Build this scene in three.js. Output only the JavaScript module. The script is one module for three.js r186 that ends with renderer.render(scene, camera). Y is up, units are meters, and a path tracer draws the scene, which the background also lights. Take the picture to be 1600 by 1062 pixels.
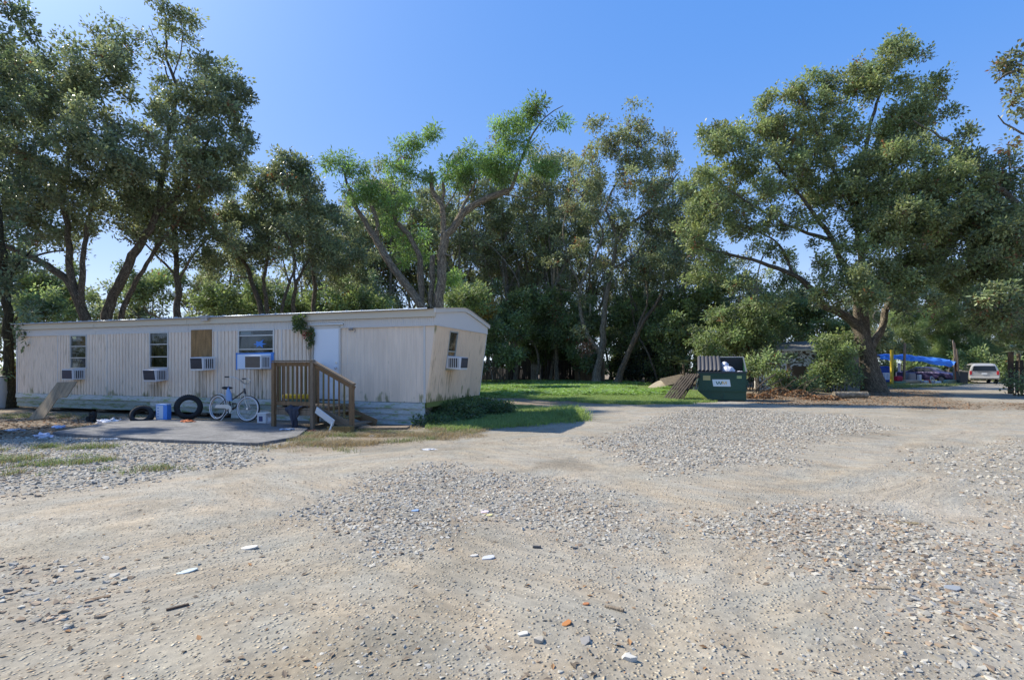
import * as THREE from 'three';
import { mergeGeometries } from 'three/addons/utils/BufferGeometryUtils.js';
import { RoundedBoxGeometry } from 'three/addons/geometries/RoundedBoxGeometry.js';
import { ConvexGeometry } from 'three/addons/geometries/ConvexGeometry.js';
import { ImprovedNoise } from 'three/addons/math/ImprovedNoise.js';

// ---------------------------------------------------------------- camera, sky, sun, exposure
const scene = new THREE.Scene();
const EYE = 1.5, F = 800, HORIZON = 572;            // eye height in metres; measured on the 1600 x 1062 photograph
const camera = new THREE.PerspectiveCamera(2 * Math.atan(531 / F) * 180 / Math.PI, 1600 / 1062, 0.1, 1200);
camera.position.set(0, EYE, 0);
camera.lookAt(0, EYE, -10);
camera.setViewOffset(1600, 1062, 0, 531 - HORIZON, 1600, 1062);

const renderer = new THREE.WebGLRenderer({ antialias: true });
renderer.toneMapping = THREE.LinearToneMapping;
renderer.toneMappingExposure = 1.72;
renderer.shadowMap.enabled = true;

const SUN = new THREE.Vector3(-0.640, 0.640, -0.425).normalize();
{
  const W = 512, H = 256, data = new Float32Array(W * H * 4);
  const zen = [0.022, 0.125, 0.43], mid = [0.055, 0.22, 0.565], hor = [0.66, 0.75, 0.82];
  for (let r = 0; r < H; r++) {
    const up = ((r + 0.5) / H - 0.5) * Math.PI, y = Math.sin(up);
    for (let c = 0; c < W; c++) {
      const a = ((c + 0.5) / W - 0.5) * 2 * Math.PI;
      const cosS = Math.cos(a) * Math.cos(up) * SUN.x + y * SUN.y + Math.sin(a) * Math.cos(up) * SUN.z;
      const ang = Math.acos(Math.min(1, Math.max(-1, cosS))) * 180 / Math.PI;
      const e = Math.max(0, y), h = Math.exp(-e * 6.5), m = Math.exp(-e * 1.6);
      const glow = 0.95 * Math.exp(-ang / 9.5) + 0.16 * Math.exp(-ang / 34);
      for (let k = 0; k < 3; k++) {
        let v = zen[k] * (1 - m) + mid[k] * m; v = v * (1 - h) + hor[k] * h;
        data[(r * W + c) * 4 + k] = v + glow * [0.95, 1, 1][k];
      }
      data[(r * W + c) * 4 + 3] = 1;
    }
  }
  const sky = new THREE.DataTexture(data, W, H, THREE.RGBAFormat, THREE.FloatType);
  sky.mapping = THREE.EquirectangularReflectionMapping; sky.magFilter = THREE.LinearFilter; sky.needsUpdate = true;
  scene.background = sky; scene.environment = sky;
}
const sun = new THREE.DirectionalLight(new THREE.Color().setRGB(1, 0.93, 0.80), 4.3);
sun.position.copy(SUN).multiplyScalar(90); sun.target.position.set(0, 0, -15);
sun.castShadow = true; sun.shadow.mapSize.set(4096, 4096);
Object.assign(sun.shadow.camera, { left: -60, right: 60, top: 60, bottom: -60, near: 1, far: 220 });
sun.shadow.radius = 1.2;
scene.add(sun, sun.target);

// ---------------------------------------------------------------- helpers
function rngOf(seed) { let s = seed | 0; return () => { s = (s + 0x6d2b79f5) | 0; let t = Math.imul(s ^ (s >>> 15), 1 | s); t = (t + Math.imul(t ^ (t >>> 7), 61 | t)) ^ t; return ((t ^ (t >>> 14)) >>> 0) / 4294967296; }; }
const R0 = rngOf(11);
const perlin = new ImprovedNoise();
const noise = (x, y, z = 0.37) => perlin.noise(x + 31.7, y + 17.3, z);
const fbm = (x, y, z = 0.37) => noise(x, y, z) + 0.5 * noise(x * 2.1, y * 2.1, z + 3) + 0.25 * noise(x * 4.3, y * 4.3, z + 7);
const V = (x, y, z) => new THREE.Vector3(x, y, z);
const at = (px, py, d) => V((px - 800) / F * d, EYE - (py - HORIZON) / F * d, -d);   // the point that lies d metres ahead at a measured spot
const onGround = (px, py) => { const d = EYE * F / (py - HORIZON); return V((px - 800) / F * d, 0, -d); };
const lin = (r, g, b) => new THREE.Color().setRGB(r, g, b);
const smooth = (a, b, x) => { const t = Math.min(1, Math.max(0, (x - a) / (b - a))); return t * t * (3 - 2 * t); };

const used = new Map();
function numbered(name) { const n = used.get(name) ?? 0; used.set(name, n + 1); return n ? name + '_' + String(n).padStart(3, '0') : name; }
function tag(o, label, category, group) { o.userData.label = label; o.userData.category = category; if (group) o.userData.group = group; return o; }
function thing(name, label, category, pos = [0, 0, 0], turn = 0, group) {
  const o = new THREE.Group(); o.name = numbered(name); o.position.set(...pos); o.rotation.y = turn; scene.add(o);
  return tag(o, label, category, group);
}
function meshOf(name, geo, mat, parent) {
  const m = new THREE.Mesh(geo, mat); m.name = parent ? name : numbered(name); m.castShadow = m.receiveShadow = true; (parent ?? scene).add(m); return m;
}
function structure(o) { o.userData.kind = 'structure'; return o; }
function stuff(o) { o.userData.kind = 'stuff'; return o; }

function flat(g) {                                   // position, normal, uv without an index
  const n = g.index ? g.toNonIndexed() : g;
  for (const k of Object.keys(n.attributes)) if (!['position', 'normal', 'uv'].includes(k)) n.deleteAttribute(k);
  if (!n.attributes.uv) n.setAttribute('uv', new THREE.BufferAttribute(new Float32Array(n.attributes.position.count * 2), 2));
  if (!n.attributes.normal) n.computeVertexNormals();
  return n;
}
function metreUV(g, scale = 1) {                      // uv in metres by the side a face points to
  const p = g.attributes.position, n = g.attributes.normal, uv = g.attributes.uv;
  for (let i = 0; i < p.count; i++) {
    const ax = Math.abs(n.getX(i)), ay = Math.abs(n.getY(i)), az = Math.abs(n.getZ(i));
    if (ax >= ay && ax >= az) uv.setXY(i, p.getZ(i) * scale, p.getY(i) * scale);
    else if (ay >= az) uv.setXY(i, p.getX(i) * scale, p.getZ(i) * scale);
    else uv.setXY(i, p.getX(i) * scale, p.getY(i) * scale);
  }
  return g;
}
const M4 = (x, y, z, rx = 0, ry = 0, rz = 0, s = 1) => new THREE.Matrix4().compose(V(x, y, z), new THREE.Quaternion().setFromEuler(new THREE.Euler(rx, ry, rz)), V(s, s, s));
function between(p, q) { const d = q.clone().sub(p), L = d.length(); return [new THREE.Matrix4().compose(p.clone().add(q).multiplyScalar(0.5), new THREE.Quaternion().setFromUnitVectors(V(0, 1, 0), d.normalize()), V(1, 1, 1)), L]; }
class MB {
  constructor() { this.g = []; }
  add(g, m) { g = flat(g); if (m) g.applyMatrix4(m); this.g.push(g); return this; }
  box(w, h, d, x = 0, y = 0, z = 0, rx = 0, ry = 0, rz = 0) { return this.add(metreUV(flat(new THREE.BoxGeometry(w, h, d))), M4(x, y, z, rx, ry, rz)); }
  rbox(w, h, d, r, x = 0, y = 0, z = 0, rx = 0, ry = 0, rz = 0, seg = 2) { return this.add(metreUV(flat(new RoundedBoxGeometry(w, h, d, seg, r))), M4(x, y, z, rx, ry, rz)); }
  rod(p, q, r0, r1 = r0, n = 8) { const [m, L] = between(p, q); return this.add(new THREE.CylinderGeometry(r1, r0, L, n), m); }
  bar(p, q, w, d, turn = 0) { const [m, L] = between(p, q); return this.add(metreUV(flat(new THREE.BoxGeometry(w, L, d))), m.multiply(new THREE.Matrix4().makeRotationY(turn))); }
  tube(pts, r, n = 6, seg) { return this.add(new THREE.TubeGeometry(new THREE.CatmullRomCurve3(pts), seg ?? pts.length * 4, r, n)); }
  lathe(pts, n = 16, m) { return this.add(new THREE.LatheGeometry(pts.map(([x, y]) => new THREE.Vector2(x, y)), n), m); }
  extrude(pts, depth, m, bevel = 0) { const s = new THREE.Shape(pts.map(([x, y]) => new THREE.Vector2(x, y))); return this.add(new THREE.ExtrudeGeometry(s, { depth, bevelEnabled: bevel > 0, bevelSize: bevel, bevelThickness: bevel, bevelSegments: 2, steps: 1 }), m); }
  geo() { return this.g.length > 1 ? mergeGeometries(this.g) : this.g[0]; }
  build(name, mat, parent) { return meshOf(name, this.geo(), mat, parent); }
}
function gridGeo(nu, nv, f, uvf) {                    // f(u, v) -> Vector3, u and v from 0 to 1
  const pos = [], uv = [], idx = [];
  for (let j = 0; j <= nv; j++) for (let i = 0; i <= nu; i++) { const p = f(i / nu, j / nv); pos.push(p.x, p.y, p.z); const t = uvf ? uvf(i / nu, j / nv, p) : [i / nu, j / nv]; uv.push(t[0], t[1]); }
  for (let j = 0; j < nv; j++) for (let i = 0; i < nu; i++) { const a = j * (nu + 1) + i, b = a + 1, c = a + nu + 1, d = c + 1; idx.push(a, b, d, a, d, c); }
  const g = new THREE.BufferGeometry(); g.setAttribute('position', new THREE.Float32BufferAttribute(pos, 3)); g.setAttribute('uv', new THREE.Float32BufferAttribute(uv, 2)); g.setIndex(idx); g.computeVertexNormals(); return g;
}
function quadsGeo(list) {                            // list of [a, b, c, d] Vector3 quads; flat faces
  const pos = [], uv = [];
  for (const [a, b, c, d] of list) for (const p of d ? [a, b, c, a, c, d] : [a, b, c]) { pos.push(p.x, p.y, p.z); uv.push(p.x + p.z, p.y); }
  const g = new THREE.BufferGeometry(); g.setAttribute('position', new THREE.Float32BufferAttribute(pos, 3)); g.setAttribute('uv', new THREE.Float32BufferAttribute(uv, 2)); g.computeVertexNormals(); return g;
}
function canvasTex(w, h, draw, srgb = true, wrap = true) {
  const c = document.createElement('canvas'); c.width = w; c.height = h; draw(c.getContext('2d'), w, h);
  const t = new THREE.CanvasTexture(c); if (srgb) t.colorSpace = THREE.SRGBColorSpace; if (wrap) t.wrapS = t.wrapT = THREE.RepeatWrapping; t.magFilter = THREE.LinearFilter; return t;
}
function noiseTex(n, f, srgb = true) {               // f(u, v) -> [r, g, b] 0..255, or a number
  const data = new Uint8Array(n * n * 4);
  for (let j = 0; j < n; j++) for (let i = 0; i < n; i++) { const v = f(i / n, j / n), o = (j * n + i) * 4; for (let k = 0; k < 3; k++) data[o + k] = Math.max(0, Math.min(255, Array.isArray(v) ? v[k] : v)); data[o + 3] = 255; }
  const t = new THREE.DataTexture(data, n, n); if (srgb) t.colorSpace = THREE.SRGBColorSpace; t.wrapS = t.wrapT = THREE.RepeatWrapping; t.magFilter = THREE.LinearFilter; t.needsUpdate = true; return t;
}
const tileNoise = (u, v, f, z) => { const a = u * 2 * Math.PI, b = v * 2 * Math.PI, k = f / (2 * Math.PI); return perlin.noise(Math.cos(a) * k + 9 + z, Math.sin(a) * k + 4 + Math.cos(b) * k * 1.37, Math.sin(b) * k + 2.2 * z); };
const mat = (color, roughness = 0.8, extra = {}) => new THREE.MeshStandardMaterial({ color, roughness, ...extra });

// ---------------------------------------------------------------- shared materials
const texWood = noiseTex(512, (u, v) => { const g = tileNoise(u, v * 0 + 0.1, 40, 1) * 0.5 + tileNoise(u, v, 6, 2) * 0.5 + 0.5 * tileNoise(u, v, 90, 4), k = 196 + 70 * g; return [k, k * 0.965, k * 0.92]; });
texWood.repeat.set(1.7, 0.45);
const bumpWood = noiseTex(512, (u, v) => 128 + 110 * tileNoise(u, v * 0 + 0.1, 60, 5) + 40 * tileNoise(u, v, 40, 6), false);
bumpWood.repeat.set(1.7, 0.45);
const wood = (r, g, b) => new THREE.MeshStandardMaterial({ color: lin(r, g, b), map: texWood, bumpMap: bumpWood, bumpScale: 0.004, roughness: 0.9 });
const texBark = noiseTex(512, (u, v) => { const a = Math.abs(tileNoise(u, v * 1, 34, 1.5) + 0.5 * tileNoise(u, v, 70, 3.5)), k = 120 + 190 * a + 60 * tileNoise(u, v, 9, 6), l = 22 * Math.max(0, tileNoise(u, v, 14, 8)); return [k + l, k * 0.95 + l * 1.3, k * 0.86 + l]; });
texBark.repeat.set(1.1, 0.4);
const bumpBark = noiseTex(512, (u, v) => 255 * Math.min(1, 2.2 * Math.abs(tileNoise(u, v, 34, 1.5) + 0.5 * tileNoise(u, v, 70, 3.5))), false);
bumpBark.repeat.set(1.1, 0.4);
const bark = (r, g, b) => new THREE.MeshStandardMaterial({ color: lin(r, g, b), map: texBark, bumpMap: bumpBark, bumpScale: 0.03, roughness: 0.95 });
const barkDark = bark(0.40, 0.35, 0.30), barkGrey = bark(0.70, 0.66, 0.60), barkPale = bark(0.68, 0.60, 0.50), barkOak = bark(0.46, 0.425, 0.385);
const leafMat = (coat, through) => new THREE.MeshPhysicalMaterial({ color: 0xffffff, roughness: 1, transmission: through, thickness: 0, side: THREE.DoubleSide, ior: 1.4, clearcoat: coat, clearcoatRoughness: 0.38 });
const leafGloss = leafMat(0.9, 0.45), leafSoft = leafMat(0.3, 0.5), strawMat = mat(0xffffff, 0.95, { side: THREE.DoubleSide });
const black = mat(lin(0.015, 0.015, 0.016), 0.6), rubber = mat(lin(0.022, 0.021, 0.021), 0.85), white = mat(lin(0.75, 0.75, 0.74), 0.55), chrome = new THREE.MeshStandardMaterial({ color: lin(0.6, 0.6, 0.6), roughness: 0.28, metalness: 1 });
// ---------------------------------------------------------------- ground
const poly = (pts) => pts.map(([px, py]) => { const p = onGround(px, py); return [p.x, p.z]; });
function inside(P, x, z) { let c = false; for (let i = 0, j = P.length - 1; i < P.length; j = i++) { const [xi, zi] = P[i], [xj, zj] = P[j]; if ((zi > z) !== (zj > z) && x < (xj - xi) * (z - zi) / (zj - zi) + xi) c = !c; } return c; }
const edgeDist = (P, x, z) => { let m = 1e9; for (let i = 0, j = P.length - 1; i < P.length; j = i++) { const [ax, az] = P[j], [bx, bz] = P[i], dx = bx - ax, dz = bz - az, t = Math.max(0, Math.min(1, ((x - ax) * dx + (z - az) * dz) / (dx * dx + dz * dz || 1))); m = Math.min(m, Math.hypot(x - ax - t * dx, z - az - t * dz)); } return m; };
const soft = (P, x, z, w) => { const s = edgeDist(P, x, z); return smooth(-w, w, inside(P, x, z) ? s : -s); };

const PATCH = [   // loose shell and stone: outline, stones per square metre, size, brown share
  { p: poly([[470, 805], [560, 745], [700, 722], [760, 742], [880, 748], [905, 768], [1015, 788], [1005, 838], [850, 832], [760, 822], [640, 858], [535, 845]]), n: 1400, s: 0.0168, b: 0.12, w: 0.34 },
  { p: poly([[1100, 800], [1250, 782], [1400, 798], [1490, 848], [1620, 866], [1740, 950], [1610, 992], [1480, 955], [1330, 925], [1270, 893], [1190, 862], [1115, 835]]), n: 1400, s: 0.0182, b: 0.34, w: 0.32 },
  { p: poly([[915, 692], [1000, 668], [1060, 641], [1180, 640], [1330, 649], [1395, 667], [1245, 692], [1205, 722], [1050, 737], [955, 716]]), n: 850, s: 0.021, b: 0.1, w: 0.5 },
  { p: poly([[-90, 690], [85, 679], [250, 692], [430, 699], [385, 724], [200, 757], [0, 776], [-130, 780]]), n: 760, s: 0.0235, b: 0.06, w: 0.3 },
  { p: poly([[1430, 702], [1600, 688], [1750, 720], [1640, 768], [1450, 748]]), n: 260, s: 0.024, b: 0.15, w: 0.5 },
  { p: poly([[-40, 885], [120, 880], [190, 940], [110, 990], [-40, 1010]]), n: 520, s: 0.02, b: 0.5, w: 0.2 },
  { p: poly([[1330, 985], [1480, 968], [1640, 975], [1640, 1075], [1450, 1075]]), n: 300, s: 0.021, b: 0.2, w: 0.2 },
  { p: poly([[1560, 765], [1720, 760], [1780, 870], [1640, 868], [1540, 830]]), n: 420, s: 0.021, b: 0.2, w: 0.25 },
];
const LAWN = [poly([[600, 596.5], [950, 597], [1035, 605], [1097, 613], [1100, 628], [1000, 632.5], [870, 626], [800, 621], [745, 621], [640, 616]]), poly([[668, 668], [735, 641], [850, 636], [912, 652], [885, 660], [760, 666], [700, 676]]), poly([[1388, 597], [1400, 594], [1490, 594], [1520, 598], [1488, 603], [1395, 607]])];
const PATIO = [[-10.0, -11.15], [-7.2, -10.15], [-4.76, -9.6], [-4.42, -10.5], [-4.75, -11.9], [-5.2, -12.55], [-10.6, -14.3]];
const DRYSTRIP = poly([[420, 702], [470, 678], [560, 672], [680, 668], [765, 668], [745, 682], [600, 694], [480, 708]]);
const LITTER = [poly([[1165, 617], [1300, 616], [1380, 612], [1400, 622], [1390, 634], [1260, 634], [1175, 630]]), poly([[1385, 606], [1470, 611], [1480, 622], [1600, 640], [1700, 650], [1700, 632], [1560, 628], [1540, 640], [1420, 640], [1385, 630]]), poly([[-80, 656], [70, 652], [200, 655], [215, 661], [85, 680], [-80, 690]])];
const YARD = [[-34, 14], [34, 14], [36, -14], [33, -26], [58, -52], [36, -50], [30, -36], [21, -30.5], [12, -23], [8, -23.5], [3.5, -20], [-0.5, -19], [-2.2, -12.6], [-5, -12.4], [-9, -14], [-13, -14.2], [-18, -14], [-34, -14]];
// wheel tracks: packed bare dirt, a little sunk
const TRACKS = [[[-60, 812], [200, 775], [420, 728], [600, 706], [900, 690], [1200, 690]], [[-60, 850], [260, 800], [480, 742], [640, 716], [900, 702], [1180, 705]], [[210, 1075], [320, 960], [430, 868], [500, 800], [620, 728], [760, 692]], [[420, 1075], [470, 960], [540, 880], [690, 880], [860, 860], [1010, 850]], [[1010, 1075], [1040, 930], [1060, 850], [1045, 780], [960, 735], [880, 700]], [[1210, 1075], [1190, 950], [1150, 870], [1110, 790], [1020, 750], [930, 715]], [[1080, 765], [1250, 745], [1420, 690], [1480, 655]], [[1120, 780], [1330, 762], [1520, 700], [1560, 660]]].map((t) => { const c = new THREE.CatmullRomCurve3(poly(t).map(([x, z]) => V(x, 0, z))).getPoints(40); return c.map((p) => [p.x, p.z]); });
function trackRaw(x, z) { let m = 1e9; for (const T of TRACKS) for (let i = 1; i < T.length; i++) { const [ax, az] = T[i - 1], [bx, bz] = T[i], dx = bx - ax, dz = bz - az, t = Math.max(0, Math.min(1, ((x - ax) * dx + (z - az) * dz) / (dx * dx + dz * dz || 1))), q = (x - ax - t * dx) ** 2 + (z - az - t * dz) ** 2; if (q < m) m = q; } return Math.exp(-m / 0.045) * smooth(-0.35, 0.15, noise(x * 0.6, z * 0.6, 33)); }
const TG = new Float32Array(401 * 156); for (let j = 0; j < 156; j++) for (let i = 0; i < 401; i++) TG[j * 401 + i] = trackRaw(-20 + i * 0.1, -17.4 + j * 0.1);
function trackAt(x, z) { const u = (x + 20) / 0.1, v = (z + 17.4) / 0.1, i = Math.floor(u), j = Math.floor(v); if (i < 0 || j < 0 || i > 399 || j > 154) return 0; const a = u - i, b = v - j, o = j * 401 + i; return (TG[o] * (1 - a) + TG[o + 1] * a) * (1 - b) + (TG[o + 401] * (1 - a) + TG[o + 402] * a) * b; }
function gh(x, z) {
  const d = -z;
  let h = 0.022 * noise(x * 0.32, z * 0.32, 2) + 0.012 * noise(x * 1.1, z * 1.1, 5);
  h += 0.006 * noise(x * 3.4, z * 3.4, 8);
  h -= 0.02 * trackAt(x, z);
  return h * (1 - smooth(60, 90, d));
}
const litterAt = (x, z) => { let m = 0; for (const P of LITTER) m = Math.max(m, soft(P, x, z, 0.5)); return m; };
const lawnAt = (x, z) => { let m = 0; for (const P of LAWN) m = Math.max(m, soft(P, x, z, 0.8)); return m; };
const gravelAt = (x, z) => { let m = 0; const jx = x + 0.35 * noise(x * 1.3, z * 1.3, 4), jz = z + 0.35 * noise(x * 1.3, z * 1.3, 9); for (const q of PATCH) m = Math.max(m, soft(q.p, jx, jz, q.w * 1.4) * Math.min(1, q.n / 700)); return m; };
{
  const line = (from, to, first, grow) => { const a = [from]; let s = first; while (a[a.length - 1] < to) { a.push(a[a.length - 1] + s); s *= grow; } return a; };
  const xp = line(0, 8, 0.11, 1.0).concat(line(8.1, 400, 0.13, 1.09)), xs = [...xp.slice(1).reverse().map((v) => -v), ...xp];
  const zs = line(-14, 12, 0.6, 1).reverse().map((v) => v + 0).filter((v) => v > -1.2).map((v) => v).reverse();
  const ds = [-60, -30, -14, -7, -4, -2, -1, 0, 0.6, 1.1, ...line(1.5, 13, 0.11, 1.0), ...line(13.12, 500, 0.14, 1.05)];
  const pos = [], col = [], uv = [], idx = [], nx = xs.length;
  const c = new THREE.Color();
  for (const d of ds) for (const x of xs) {
    const z = -d; pos.push(x, gh(x, z), z); uv.push(x / 5, z / 5);
    const n1 = fbm(x * 0.22, z * 0.22, 1), n2 = fbm(x * 0.9, z * 0.9, 6);
    const tk = trackAt(x, z); let r = 0.648 + 0.09 * n1 + 0.085 * n2 + 0.06 * tk, g = 0.638 + 0.09 * n1 + 0.083 * n2 + 0.052 * tk, b = 0.588 + 0.10 * n1 + 0.08 * n2 + 0.035 * tk;   // sandy dirt, patchy
    const gr = gravelAt(x, z); r += (0.54 - r) * gr * 0.6; g += (0.53 - g) * gr * 0.6; b += (0.50 - b) * gr * 0.6;
    const damp = smooth(0.22, 0.62, fbm(x * 0.5 + 40, z * 0.5, 12)) * 0.22; r *= 1 - damp; g *= 1 - damp * 1.05; b *= 1 - damp * 1.15;
    const soil = 1 - soft(YARD, x + 0.8 * noise(x * 0.4, z * 0.4, 3), z + 0.8 * noise(x * 0.4, z * 0.4, 8), 1.2);   // leaf mould under the trees round the yard
    const lt = Math.max(litterAt(x, z), soft(DRYSTRIP, x, z, 0.35) * 0.75);
    const k1 = Math.max(lt * 0.85, soil * 0.8); r += (0.42 - r) * k1; g += (0.34 - g) * k1; b += (0.25 - b) * k1;
    const lw = lawnAt(x, z) * 0.85; r += (0.22 - r) * lw; g += (0.27 - g) * lw; b += (0.10 - b) * lw;
    col.push(r, g, b);
  }
  for (let j = 0; j < ds.length - 1; j++) for (let i = 0; i < nx - 1; i++) { const a = j * nx + i; idx.push(a, a + 1, a + nx + 1, a, a + nx + 1, a + nx); }
  const g = new THREE.BufferGeometry();
  g.setAttribute('position', new THREE.Float32BufferAttribute(pos, 3)); g.setAttribute('color', new THREE.Float32BufferAttribute(col, 3)); g.setAttribute('uv', new THREE.Float32BufferAttribute(uv, 2)); g.setIndex(idx); g.computeVertexNormals();
  // fine crushed shell: grains of a few millimetres, drawn with their own tint, and the same grains as relief
  const N = 2048, rnd = rngOf(5), grains = [];
  for (let i = 0; i < 60000; i++) grains.push([rnd() * N, rnd() * N, 0.8 + 3.0 * Math.pow(rnd(), 2.4) + (rnd() < 0.02 ? 2.6 : 0), rnd() * 3.14, 0.45 + 0.5 * rnd(), rnd(), rnd()]);
  const put = (ctx, gq, style) => { const [x, y, s, a, e] = gq; ctx.fillStyle = style; for (const ox of x < 12 ? [0, N] : x > N - 12 ? [0, -N] : [0]) for (const oy of y < 12 ? [0, N] : y > N - 12 ? [0, -N] : [0]) { ctx.beginPath(); ctx.ellipse(x + ox, y + oy, s, s * e, a, 0, 6.3); ctx.fill(); } };
  const map = canvasTex(N, N, (ctx) => {
    const im = ctx.createImageData(N, N);
    for (let j = 0; j < N; j++) for (let i = 0; i < N; i++) {
      const u = i / N, v = j / N, a = 178 + 17 * tileNoise(u, v, 26, 3) + 20 * tileNoise(u, v, 110, 5) + 26 * (rnd() - 0.5), w = 8 * tileNoise(u, v, 12, 8), o = (j * N + i) * 4;
      im.data[o] = a + w; im.data[o + 1] = a * 0.955; im.data[o + 2] = a * 0.885 - w; im.data[o + 3] = 255;
    }
    ctx.putImageData(im, 0, 0);
    for (const q of grains) { const t = q[5], k = t < 0.24 ? 112 + 50 * q[6] : t < 0.74 ? 172 + 36 * q[6] : 212 + 36 * q[6], h = q[6] > 0.85 ? [1.04, 0.93, 0.80] : [1, 0.965, 0.9]; put(ctx, q, `rgb(${k * h[0] | 0},${k * h[1] | 0},${k * h[2] | 0})`); }
  });
  const bump = canvasTex(1024, 1024, (ctx) => {
    const im = ctx.createImageData(1024, 1024);
    for (let j = 0; j < 1024; j++) for (let i = 0; i < 1024; i++) { const u = i / 1024, v = j / 1024, a = 96 + 50 * tileNoise(u, v, 60, 3) + 50 * tileNoise(u, v, 24, 13), o = (j * 1024 + i) * 4; im.data[o] = im.data[o + 1] = im.data[o + 2] = a; im.data[o + 3] = 255; }
    ctx.putImageData(im, 0, 0); ctx.scale(0.5, 0.5);
    for (const q of grains) { const k = Math.min(255, 120 + q[2] * 30) | 0; put(ctx, q, `rgb(${k},${k},${k})`); }
  }, false);
  const ground = meshOf('ground', g, new THREE.MeshStandardMaterial({ map, bumpMap: bump, bumpScale: 0.022, vertexColors: true, roughness: 0.96 }));
  structure(ground);
}
const ground = scene.getObjectByName('ground');

// concrete slab before the porch, a hand's breadth thick and sunk into the dirt
{
  const s = new THREE.Shape(PATIO.map(([x, z]) => new THREE.Vector2(x, z)));
  const g = new THREE.ExtrudeGeometry(s, { depth: 0.12, bevelEnabled: true, bevelSize: 0.012, bevelThickness: 0.012, bevelSegments: 2 });
  g.rotateX(Math.PI / 2); const uv = g.attributes.uv, p = g.attributes.position; for (let i = 0; i < p.count; i++) uv.setXY(i, p.getX(i) / 3, p.getZ(i) / 3);
  const map = noiseTex(512, (u, v) => { const k = 150 + 26 * tileNoise(u, v, 9, 1) + 22 * tileNoise(u, v, 40, 2) + 26 * tileNoise(u, v, 160, 3); return [k, k * 0.985, k * 0.955]; });
  const slab = meshOf('patio', g, new THREE.MeshStandardMaterial({ map, color: lin(0.52, 0.53, 0.55), roughness: 0.92, bumpMap: map, bumpScale: 0.004 })); slab.position.y = 0.055; structure(slab);
}

// ---------------------------------------------------------------- loose stones
function stoneGeo(seed, n, flatness) {                 // broken chips: hulls of a few points, with hard facets
  const r = rngOf(seed), ex = 0.8 + 0.45 * r(), ez = 0.5 + 0.4 * r(), pts = [];
  for (let i = 0; i < n; i++) { const a = (i + r() * 0.7) / n * 6.283 * 2, k = 0.75 + 0.4 * r(); pts.push(V(Math.cos(a) * k * ex, (i % 2 ? 1 : -1) * flatness * (0.5 + 0.6 * r()), Math.sin(a) * k * ez)); }
  return flat(new ConvexGeometry(pts));
}
const STONES = [0, 1, 2, 3, 4, 5].map((i) => stoneGeo(40 + i, 9, [0.3, 0.42, 0.2, 0.34, 0.5, 0.24][i])), BIGSTONES = [0, 1, 2, 3, 4, 5].map((i) => stoneGeo(70 + i, 13, [0.26, 0.38, 0.18, 0.3, 0.44, 0.22][i]));
const stoneMat = mat(0xffffff, 0.88);
const stoneTint = (r, brown) => { const t = r(), k = 0.23 + 0.23 * r(); return t < brown ? lin(k * 0.85, k * 0.64, k * 0.44) : t < brown + 0.08 ? lin(k * 0.55, k * 0.52, k * 0.47) : t > 0.96 ? lin(0.46, 0.435, 0.38) : lin(k * 1.05, k * 0.98, k * 0.82); };
const allStones = [];
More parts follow.
